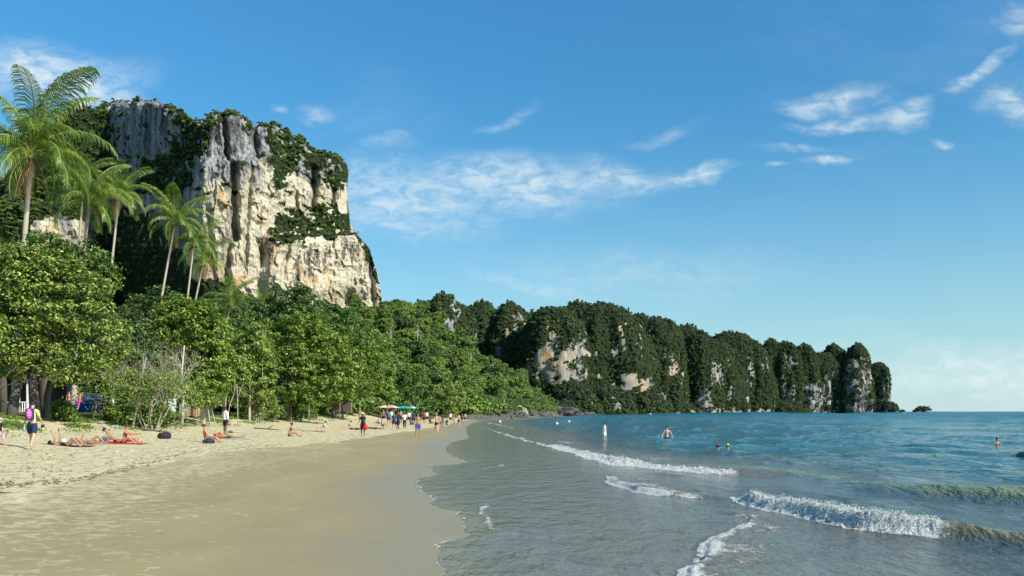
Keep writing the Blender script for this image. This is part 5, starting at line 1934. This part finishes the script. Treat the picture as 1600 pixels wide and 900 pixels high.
# couple on the red towel
towel(192, 693.5, 1.1, 2.2, -3, (.62, .03, .05), 'bright red towel under the couple')
person(182, 692, 'lieelbow', 'dark haired man propped on his elbow on the bright red towel', 1.78, -90, 'tan', [('trunks', 'briefs', BLACK, .015)])
person(193, 692.5, 'sitfwd', 'person in black bikini top sitting up on the bright red towel', 1.68, -90, 'red', [('bikini_top', 'bikini', BLACK, .014), ('bikini_bottom', 'briefs', BLACK, .014)], fem=True, hair=(.07, .035, .02))
bag(163, 691.5, (.22, .18, .14), (.04, .07, .20), 'blue bag at the left end of the red towel')
bag(181, 706.5, (.10, .06, .02), WHITE, 'small white plastic scrap on the sand in front of the red towel')
# dark pile
bag(258, 685.5, (.34, .28, .22), (.03, .02, .035), 'dark bag left alone on the dry sand')
towel(278, 686.0, .14, .5, 0, (.02, .02, .02), 'small dark strap of cloth right of the lone dark bag')
# sitting man with backpack
person(322, 691, 'sit', 'tanned man sitting upright on the sand behind a blue backpack', 1.78, -60, 'red', [('shorts', 'trunks', (.42, .27, .08), .02)], hair=(.05, .03, .02))
bag(327, 693, (.30, .22, .16), (.035, .05, .09), 'dark blue backpack lying in front of the sitting tanned man', 'backpack')
towel(362, 685.5, .8, 2.1, 3, (.30, .42, .44), 'grey green towel under the man lying on his back')
person(356, 685, 'lie', 'man in dark trunks lying flat beside the person in white', 1.75, -90, 'red', [('trunks', 'trunks', (.05, .07, .09), .02)])
bag(343, 682, (.17, .14, .14), (.65, .04, .05), 'bright red bag beside the lying man')
person(352, 679, 'stand', 'person standing in long white shirt holding dark shoulder bag', 1.72, -35, 'brown', [('shirt', 'longshirt', WHITE, .035), ('shorts', 'shorts', BLACK, .02)])
bag(360, 676.5, (.2, .15, .08), (.03, .16, .09), 'small green cloth bundle behind the person in white')
towel(376, 675.5, .8, 1.8, 0, (.60, .60, .55), 'pale mat spread on the sand right of the person in white')
# shade walkers
person(108, 641, 'stand', 'shirtless man in dark blue shorts standing under the almond tree', 1.80, 180, 'red', [('shorts', 'shorts', (.02, .03, .16), .025)], Y=76)
person(125, 642, 'stand', 'shirtless man in bright pink shorts standing under the almond tree', 1.74, 200, 'red', [('shorts', 'shorts', (.80, .04, .42), .035)], Y=76)
person(310, 655, 'walk', 'pale barefoot person walking beside the kiosk', 1.70, 90, 'pale', [('shorts', 'shorts', (.55, .42, .30), .03)])
# lone sitters
person(452, 682, 'sitfwd', 'shirtless man sitting alone on the sand and looking seaward', 1.75, -70, 'tan', [('shorts', 'briefs', BLACK, .015)])
person(503, 673, 'sitback', 'dark haired woman sitting on a towel at the upper beach', 1.66, 90, 'pale', [('bikini_top', 'bikini', BLACK, .014), ('bikini_bottom', 'briefs', BLACK, .014)], fem=True)
towel(490, 674, .8, 1.9, 0, (.08, .06, .06), 'dark towel under the dark haired sitting woman')
person(543, 671, 'sitback', 'sunbather leaning back on her hands left of the woman in black', 1.66, 100, 'fair', [('bikini_bottom', 'briefs', (.3, .3, .33), .014)], fem=True)
person(556, 671.5, 'lie', 'sunbather lying flat just left of the woman in black', 1.7, -90, 'brown', [('trunks', 'trunks', BLACK, .02)])
person(585, 670.5, 'lie', 'sunbather lying flat just right of the woman in black', 1.7, -90, 'brown', [('trunks', 'trunks', (.1, .03, .03), .02)])
person(597, 666, 'sit', 'small tanned figure sitting alone near the umbrellas', 1.7, -80, 'red', [('trunks', 'trunks', BLACK, .02)])
tw = person(567, 682, 'bagarm', 'woman dressed in black with white sun hat carrying a red bag', 1.66, 180, 'brown', [('dress', 'dress', BLACK, .035), ('leggings', 'pants34', BLACK, .015)], fem=True, hat=(WHITE, 'wide'), hairlen=.1)
mb = MB(); mb.ball((0, 0, -.18), (.20, .13, .19), 12, 8); mb.tube([(-.12, 0, -.05), (-.05, 0, .08), (.05, 0, .08), (.12, 0, -.05)], .012, 5)
holder(tw, tw[1], 'palmL', 'red_bag', mb, flat('red_bag', (.55, .02, .03)), 'bright red bag carried by the woman in black', 'bag')
person(653, 684, 'stand', 'shirtless man in red and blue swim shorts walking on wet sand toward the camera', 1.78, 180, 'tan', [('swim_shorts', 'shorts', (.10, .10, .35), .025)], hair=(.05, .03, .02))
person(622, 672, 'walk', 'woman in dark dress walking near the umbrellas', 1.66, 170, 'brown', [('dress', 'dress', (.02, .03, .05), .04)], fem=True, hat=((.4, .12, .12), 'wide'))
person(616, 672, 'walk2', 'person in blue top beside the woman in the dark dress', 1.68, 170, 'tan', [('shirt', 'tshirt', (.03, .07, .20), .03), ('shorts', 'shorts', NAVY, .03)])
person(632, 670, 'walk', 'person in white shirt and black trousers walking along the far beach', 1.72, 180, 'brown', [('shirt', 'tshirt', WHITE, .03), ('trousers', 'trousers', BLACK, .02)])
person(646, 664, 'stand', 'figure in dark blue behind the man in swim shorts', 1.7, 180, 'brown', [('dress', 'dress', (.03, .03, .12), .03)])
person(607, 664, 'stand', 'figure in blue standing below the pink umbrella', 1.68, 180, 'tan', [('shirt', 'tshirt', (.05, .15, .4), .03), ('shorts', 'shorts', NAVY, .03)])
person(682, 676, 'walk', 'taller pale bather of the pair walking on the wet sand', 1.78, 180, 'fair', [('trunks', 'trunks', (.05, .03, .03), .02)], hair=(.3, .2, .1))
person(687, 675, 'walk2', 'shorter bather of the pair walking on the wet sand', 1.66, 180, 'fair', [('bikini_top', 'bikini', (.1, .02, .02), .014), ('bikini_bottom', 'briefs', BLACK, .014)], fem=True, hairlen=.1)
person(691, 668, 'walk', 'person in dark clothes right behind the pair of bathers', 1.7, 170, 'brown', [('dress', 'dress', (.04, .05, .08), .03)])
person(717, 667, 'walk', 'pale bather walking at the water edge', 1.74, 180, 'fair', [('trunks', 'trunks', BLACK, .02)])
crowd = [(592, 662, 'sit', WHITE, 'bather in white sitting left of the pink umbrella'), (599, 661, 'stand', (.3, .1, .1), 'figure standing just under the pink umbrella'), (612, 661, 'stand', WHITE, 'figure in white between the two umbrellas'),
         (626, 661, 'stand', (.4, .4, .42), 'grey clothed figure under the green umbrella'), (639, 662, 'stand', WHITE, 'figure in white right of the green umbrella'), (642, 664, 'sit', (.03, .1, .3), 'figure in blue sitting right of the green umbrella'),
         (663, 662, 'stand', (.5, .1, .1), 'figure in red at the far beach'), (667, 661, 'stand', WHITE, 'figure in white beside the figure in red at the far beach'), (672, 662, 'sit', BLACK, 'figure sitting at the back of the far beach'),
         (698, 664, 'sit', BLACK, 'dark figure crouched on the far sand'), (704, 662, 'stand', WHITE, 'figure in white top at the far sand'), (709, 661, 'stand', (.3, .05, .05), 'distant figure left of the pale bather'),
         (722, 661, 'stand', (.1, .1, .1), 'distant dark figure right of the pale bather'), (727, 660.5, 'stand', (.5, .3, .25), 'farthest figure at the end of the beach')]
for i, (x, y, po, col, lb) in enumerate(crowd):
    person(x, y, po, lb, 1.68 + .03 * (i % 4), 150 + 40 * (i % 3), ['tan', 'fair', 'brown'][i % 3], [('shirt', 'tshirt', col, .03), ('shorts', 'shorts', [NAVY, BLACK, (.3, .25, .2)][i % 3], .03)])

# bathers in the sea
person(945, 682, 'stand', 'pale person in white trunks standing thigh deep in the sea', 1.75, 60, 'pale', [('trunks', 'trunks', (.72, .70, .68), .025)], water=.62)
person(1042, 688, 'armsout', 'dark haired man wading waist deep with arms held out', 1.80, 180, 'fair', [('shorts', 'shorts', BLACK, .03)], water=.78)
for x, y, cl, lb, wd in ((1122, 702.5, (.20, .03, .05), 'swimmer with dark red cap low behind the swell', 1.53), (1137, 702, (.45, .62, .06), 'swimmer with bright yellow green cap', 1.51)):
    person(x, y, 'stand', lb, 1.72, 80, 'tan', [], hat=(cl, 'cap'), water=wd)
for x, y, lb, wd in ((923, 678.5, 'lone dark head of a swimmer left of the person in white trunks', 1.46), (1557, 694, 'swimmer with dark hair far right in the sea', 1.36), (911, 668, 'distant swimmer head left of the dark head', 1.46), (932, 661, 'farthest dark swimmer head', 1.46)):
    person(x, y, 'armsout', lb, 1.72, 190, 'tan', [], water=wd)
for x, y, lb in ((870, 662.5, 'white float bobbing near the far rocks'), (889, 660, 'small white float right of the larger white float'), (781, 659.5, 'tiny pale float near the beach end'), (1016, 648.6, 'white buoy close under the headland')):
    g = Wt(x, y)
    r = 2.2 / F * g.y
    mb = MB(); mb.ball((0, 0, 0), (r, r, r * .9), 10, 8); mb.tube([(0, 0, r * .7), (0, 0, r * 1.3)], r * .15, 6)
    tag(mb.build('float', M['white'], None, True, (g.x, g.y, r * .3)), lb, 'float')


# ------------------------------------------------------------------ beach furniture and buildings behind the trees
def umbrella(px, py, Yb, rr, c1, c2, label):
    X = (px - 800) / F * Yb
    z = gz(X, Yb)
    t = empty('beach_umbrella', (X, Yb, z), label, 'umbrella')
    mb = MB(); mb.tube([(0, 0, 0), (0, 0, 2.3)], .03, 6)
    mb.build('pole', M['white'], t)
    for k in range(8):
        a0, a1 = k * math.pi / 4, (k + 1) * math.pi / 4
        mb = MB()
        top = Vector((0, 0, 2.35))
        V = [top]
        for q, (f, zz) in enumerate(((.5, 2.18), (1, 1.85))):
            for a in (a0, (a0 + a1) / 2, a1):
                ff = f * (1 if a != (a0 + a1) / 2 else .95)
                V.append(Vector((math.cos(a) * rr * ff, math.sin(a) * rr * ff, zz)))
        lo = [v - Vector((0, 0, .02)) for v in V]
        fs = [(0, 1, 2), (0, 2, 3), (1, 4, 5, 2), (2, 5, 6, 3)]
        mb.add(V + lo, fs + [tuple(7 + i for i in reversed(f)) for f in fs])
        mb.build('panel', flat('umb_%d_%d' % (int((c1, c2)[k % 2][0] * 99), int((c1, c2)[k % 2][1] * 99)), (c1, c2)[k % 2]), t)


umbrella(606, 655, 150, 2.0, (.75, .30, .26), (.78, .66, .60), 'pink and white beach umbrella at the far beach')
umbrella(631, 655, 160, 1.9, (.02, .30, .24), (.03, .38, .34), 'teal green beach umbrella right of the pink one')
umbrella(643, 655, 175, 1.5, (.6, .6, .6), (.05, .1, .3), 'small blue and white beach umbrella behind the teal one')

# house with white balustrade behind the almond tree
Yh = 82
def hx(px): return (px - 800) / F * Yh
z0 = gz(hx(90), Yh)
hb = empty('beach_house', (hx(90), Yh, z0), 'low grey blue building with white columns behind the almond tree', 'building')
ox = hx(90)
mb = MB(); mb.box((hx(60) - ox, 6, 1.6), (hx(260) - hx(-160), .3, 3.4)); mb.build('wall', M['dark_wall'], hb)
mb = MB(); mb.box((hx(98) - ox, 2.6, 1.5), (hx(112) - hx(83), .3, 2.6)); mb.build('panel_wall', M['grey_wall'], hb)
mb = MB()
mb.box((hx(60) - ox, 3.0, 3.45), (hx(260) - hx(-160), 7.5, .22)); mb.build('roof', M['roof'], hb)
for x in (-60, -10, 44, 76, 120, 176):
    mb = MB(); mb.box((hx(x) - ox, 0, 1.6), (.22, .22, 3.3)); mb.build('column', M['white'], hb)
for a, b in ((-40, 52), (55, 70), (114, 124)):
    f = MB(); f.box((hx((a + b) / 2) - ox, -.05, .95), (hx(b) - hx(a), .14, .10)); f.box((hx((a + b) / 2) - ox, -.05, .12), (hx(b) - hx(a), .12, .08))
    rl = f.build('balustrade', M['white'], hb)
    n_ = int((b - a) / 3.6)
    bme = None
    for k in range(n_):
        xx = hx(a + (k + .5) * (b - a) / n_) - ox
        if bme is None:
            m_ = MB(); m_.tube([(0, 0, .16), (0, 0, .3), (0, 0, .5), (0, 0, .9)], [.05, .065, .04, .045], 8)
            bme = m_.mesh('baluster', M['white'], True)
        obj('baluster', bme, rl, (xx, -.05, 0))
# blue tarp shelter
Yt = 74
X = (146 - 800) / F * Yt
t = empty('tarp_shelter', (X, Yt, gz(X, Yt)), 'dark blue tarpaulin shelter between pink shorts man and wooden frame', 'tarpaulin')
u, v = np.meshgrid(np.linspace(-.9, .9, 16), np.linspace(0, 1, 12))
Vt = np.stack([u, .9 * (1 - v) ** 1.2 * -1 + .06 * np.sin(u * 9 + v * 4), v * 1.55 + .05 * np.sin(u * 7)], -1).reshape(-1, 3)
f_ = grid_faces(12, 16)
V2 = Vt + np.array([0, .03, 0])
obj('sheet', mesh_np('sheet', np.concatenate([Vt, V2]), np.concatenate([f_, f_[:, ::-1] + len(Vt)]), M['tarp'], True), t)
for sx in (-.95, .95):
    mb = MB(); mb.tube([(sx, 0.05, -.1), (sx, 0.05, 1.7)], .04, 6); mb.build('post', M['wood'], t)
# wooden drying frame / high stool
Yf = 57
X = (158 - 800) / F * Yf
t = empty('wooden_frame', (X, Yf, gz(X, Yf)), 'rough wooden four legged stand on the sand bank', 'wooden stand')
for a, b in (((-.42, -.3), (-.24, -.1)), ((.42, -.3), (.20, -.1)), ((-.18, .35), (-.2, .15)), ((.22, .35), (.2, .15))):
    mb = MB(); mb.tube([(a[0], a[1], -.1), (b[0], b[1], 1.05)], .035, 6); mb.build('leg', M['bark_pale'], t)
mb = MB(); mb.box((0, 0, 1.08), (.62, .42, .07)); mb.build('top', M['wood'], t)
mb = MB(); mb.tube([(-.36, -.22, .45), (.36, -.22, .45)], .025, 6); mb.build('crossbar', M['bark_pale'], t)
mb = MB(); mb.tube([((171 - 158) / F * Yf, .1, -.1), ((170 - 158) / F * Yf, .1, 1.7)], .035, 6)
tag(mb.build('post', M['bark_pale'], None, True, (X, Yf, gz(X, Yf))), 'thin upright pole right of the rough wooden stand', 'pole')
# kiosk
Yk = 74
X = (280 - 800) / F * Yk
zk = gz(X, Yk)
def kx(px): return (px - 280) / F * Yk
t = empty('beach_kiosk', (X, Yk, zk), 'open wooden beach kiosk with brown roof between the trees', 'kiosk')
mb = MB(); mb.box((kx(282), 1.2, 2.62), (kx(312) - kx(250), 3.4, .12), Matrix.Rotation(R(-7), 3, 'X')); mb.build('roof', M['roof'], t)
mb = MB(); mb.box((kx(282), -.55, 2.50), (kx(314) - kx(250), .10, .10)); mb.build('beam', M['bark_pale'], t)
for x in (254, 271, 296, 309):
    mb = MB(); mb.tube([(kx(x), -.4, -.1), (kx(x), -.4, 2.5)], .06, 7); mb.build('post', M['wood'], t)
mb = MB(); mb.box((kx(282), 2.6, 1.2), (kx(315) - kx(248), .1, 2.4)); mb.build('back_wall', M['dark_wall'], t)
mb = MB(); mb.box((kx(300), .2, .5), (1.1, .6, 1.0)); mb.build('counter', M['wood'], t)
for x, y0, w_, h_, c, nm, lb in ((272, .2, .48, 1.05, (.62, .72, .76), 'cool_box', 'pale upright cool box standing in the kiosk'), (247, .0, .5, .8, (.25, .32, .36), 'crate', 'grey blue crate at the left side of the kiosk'),
                                 (288, .3, .4, .6, (.35, .45, .5), 'crate', 'blue grey crate behind the kiosk trunk')):
    g_ = (X + kx(x), Yk - .6 + y0, gz(X + kx(x), Yk - .6 + y0))
    tt_ = empty(nm, g_, lb, nm.replace('_', ' '))
    mb = MB(); mb.box((0, 0, .35 + h_ / 2), (w_, .45, h_)); mb.build('box', flat(nm + str(x), c, .5), tt_)
    mb = MB(); mb.box((0, 0, .35 + h_ + .04), (w_ * 1.06, .48, .07)); mb.build('lid', flat(nm + str(x) + 'lid', tuple(min(.8, q * 1.15) for q in c), .5), tt_)
    mb = MB(); mb.box((0, 0, .17), (w_ * .9, .4, .34)); mb.build('stand', M['wood'], tt_)
# white post and dark stalls further along
for x, y, Yp, h_, r_, m_, lb in ((483, 650, 96, 2.3, .07, 'white', 'white post standing in front of the dark stalls'), (455, 650, 94, 1.6, .05, 'wood', 'short brown post left of the white post'),
                                 (562, 652, 126, 1.6, .15, 'roof', 'orange brown stump like post at the back of the beach')):
    Xp = (x - 800) / F * Yp
    mb = MB(); mb.tube([(0, 0, -.1), (0, 0, h_)], r_, 8); mb.ball((0, 0, h_), r_ * 1.15, 8, 6)
    tag(mb.build('post', M[m_], None, False, (Xp, Yp, gz(Xp, Yp))), lb, 'post')
Ys = 128
X = (505 - 800) / F * Ys
t = empty('beach_stall', (X, Ys, gz(X, Ys)), 'low stall on posts, wall and roof coloured dark as the shade under the trees beyond the white post', 'stall')
mb = MB(); mb.box((0, 1.5, 1.0), (7.5, .2, 2.0)); mb.build('back_wall', M['dark_wall'], t)  # dark wall and roof colour paints in the shade under the trees
mb = MB(); mb.box((0, .6, 2.0), (8.0, 3.0, .12), Matrix.Rotation(R(-6), 3, 'X')); mb.build('roof', M['dark_wall'], t)
for k in range(6):
    mb = MB(); mb.tube([(-4.2 + k * 1.68, -.6, -.1), (-4.2 + k * 1.68, -.6, 2.2)], .07, 6); mb.build('post', M['wood'], t)
# low picket fence by the second bush row
for k in range(9):
    xq = 384 + k * 3.4
    Yq = 84
    Xq = (xq - 800) / F * Yq
    mb = MB(); mb.box((0, 0, .6), (.10, .05, 1.3 + .3 * ((k * 7) % 3) / 3))
    tag(mb.build('fence_stake', flat('stake%d' % (k % 3), [(.55, .42, .14), (.45, .38, .26), (.36, .42, .46)][k % 3]), None, False, (Xq, Yq, gz(Xq, Yq))), 'upright wooden stake in the short row behind the beach bushes', 'stake', 'stakes behind the beach bushes')

# ------------------------------------------------------------------ rocks, drift and litter
rngr = np.random.default_rng(90)
SR = [rock_mesh('shore_rock', M['dark_stone'], 200 + i, (1, .8, .65), 3, .45) for i in range(5)]
for i in range(70):
    x = 735 + 150 * rngr.random() ** .9
    yb = float(np.interp(x, [735, 755, 800, 850, 885, 900], [657.5, 656.5, 654, 651.4, 649.8, 649.2])) - rngr.random() * 1.2
    g = Wt(x, yb)
    s = rngr.uniform(.8, 2.3) * (1.25 if x > 795 else .8)
    o = obj('shore_rock', SR[i % 5], None, (g.x - 1, g.y + 1.5, .15))
    o.scale = (s * 1.3, s, s)
    o.rotation_euler = (0, 0, rngr.uniform(0, 6))
    tag(o, 'dark rock along the waterline where the beach ends', 'rock', 'dark rocks along the waterline')
for i, (x, y, w_, h_, lab) in enumerate(((815, 643, 9, 11, 'pale jagged boulder rising behind the dark shoreline rocks'), (827, 645, 13, 9, 'grey boulder right of the pale jagged boulder'), (899, 646, 11, 7, 'grey boulder at the water left end of the headland'),
                                         (921, 648, 13, 6, 'broad grey boulder second along the headland foot'), (876, 644, 26, 10, 'dark rock mass under the grassy hump'), (800, 648, 12, 8, 'brown boulder left of the pale jagged boulder'))):
    Yr = float(np.interp(x, [740, 800, 850, 885, 930], [230, 282, 372, 440, 520]))
    g = ((x - 800) / F * Yr, Yr + 3, ZC + (HOR - y) / F * Yr - h_ / F * Yr * .4)
    k = Yr / F
    me = rock_mesh('boulder', M['stone'] if i in (0, 2) else M['dark_stone'], 300 + i, (w_ * k, w_ * k * .7, h_ * k), 4, .5)
    tag(obj('boulder', me, None, g), lab, 'boulder')
# stones and roots on the sand bank
SS = [rock_mesh('bank_stone', M['stone'], 400 + i, (1, .8, .6), 2, .4) for i in range(4)]
for i in range(46):
    x = rngr.uniform(150, 300) if i < 32 else rngr.uniform(300, 560)
    y = np.interp(x, [150, 230, 300, 420, 560], [664, 668, 662, 656, 655]) + rngr.normal() * 4
    g = G(x, min(y, 675))
    s = rngr.uniform(.08, .26)
    o = obj('bank_stone', SS[i % 4], None, (g.x, g.y, g.z + s * .1))
    o.scale = (s * 1.3, s, s)
    o.rotation_euler = (0, 0, rngr.uniform(0, 6))
    tag(o, 'small stone lying on the sand bank below the trees', 'stone', 'stones on the sand bank')
for i, (x, y, L_, a, lb) in enumerate(((262, 664, 3.2, .1, 'long grey driftwood branch on the bank below the kiosk'), (225, 668, 2.0, -.3, 'curved driftwood root on the bank below the bare shrub'), (418, 671, 2.2, .05, 'brown driftwood stick on the dry sand left of the lone sitting man'),
                                         (300, 657, 2.6, .2, 'dark driftwood log lying beside the kiosk'), (527, 655, 2.4, .1, 'brown log at the foot of the trees'), (246, 675, 1.8, .0, 'thin brown root line above the lone dark bag'), (3, 773, .35, .2, 'small dark stick on the damp sand at the left edge'))):
    g = G(x, y)
    rng = np.random.default_rng(i)
    mb = MB()
    p = [Vector((-L_ / 2 + L_ * k / 6, .12 * math.sin(k * 1.3 + i) * min(1, L_), 0)) for k in range(7)]
    for q in p: q.z = gz(g.x + q.x, g.y + q.y) - g.z + .04
    r = .05 if L_ > 1 else .02
    mb.tube(p, [r, r * 1.1, r, r * .9, r * .8, r * .6, r * .3], 6)
    if L_ > 1: mb.tube([p[3], p[3] + Vector((.3, .2, .2)), p[3] + Vector((.5, .3, .25))], [.04, .03, .01], 5)
    tag(mb.build('driftwood', M['bark'], None, True, tuple(g)), lb, 'driftwood')
# litter of twigs and leaves along the dry sand: nobody could count it
V_, F_ = [], []
for i in range(1500):
    x = rngr.uniform(0, 620)
    yl = float(np.interp(x, [0, 130, 300, 520, 620], [760, 750, 706, 690, 676]))
    yt = float(np.interp(x, [0, 300, 620], [672, 664, 660]))
    y = yl + rngr.normal() * 2.5 if rngr.random() < .35 else rngr.uniform(yt, yl)
    Yq = ZC * F / (y - HOR) * .8
    g = G(x, y)
    s = rngr.uniform(.02, .06)
    a = rngr.uniform(0, 3.14)
    c, sn = math.cos(a), math.sin(a)
    b = len(V_)
    for q in ((-1.6, 0, 0), (0, .5, .2), (1.6, 0, .1), (0, -.5, .25), (0, 0, .5)):
        V_.append((g.x + s * (q[0] * c - q[1] * sn), g.y + s * (q[0] * sn + q[1] * c), g.z + .005 + s * q[2]))
    F_ += [(b, b + 3, b + 4), (b + 3, b + 2, b + 4), (b + 2, b + 1, b + 4), (b + 1, b, b + 4)]
tag(obj('beach_litter', mesh_np('beach_litter', V_, F_, flat('litter', (.10, .07, .04)))), 'brown leaf and twig litter strewn along the dry sand', kind='stuff')
# grass and creeper on the top of the bank
n = 7500
px = rngr.uniform(0, 600, n)
Yg = F * 25.6 / (800 - px) * np.exp(rngr.normal(size=n) * .05) + rngr.uniform(0, 3, n)
Xg = (px - 800) / F * Yg
Zg = ground(Xg, Yg)
ok = pn(Xg / 3, Yg / 3, 5) > .05
cc = np.stack([Xg, Yg, Zg + .06], -1)[ok]
cc = np.repeat(cc, 7, 0) + rngr.normal(size=(ok.sum() * 7, 3)) * np.array([.22, .22, .03])
Vg, Fg = leaves_np(cc, np.tile([0, -.5, .3], (len(cc), 1)), .16, rngr, .35, .8)
tag(obj('bank_grass', mesh_np('bank_grass', Vg, Fg, LL)), 'low green creeper and grass growing along the top of the sand bank', kind='stuff')
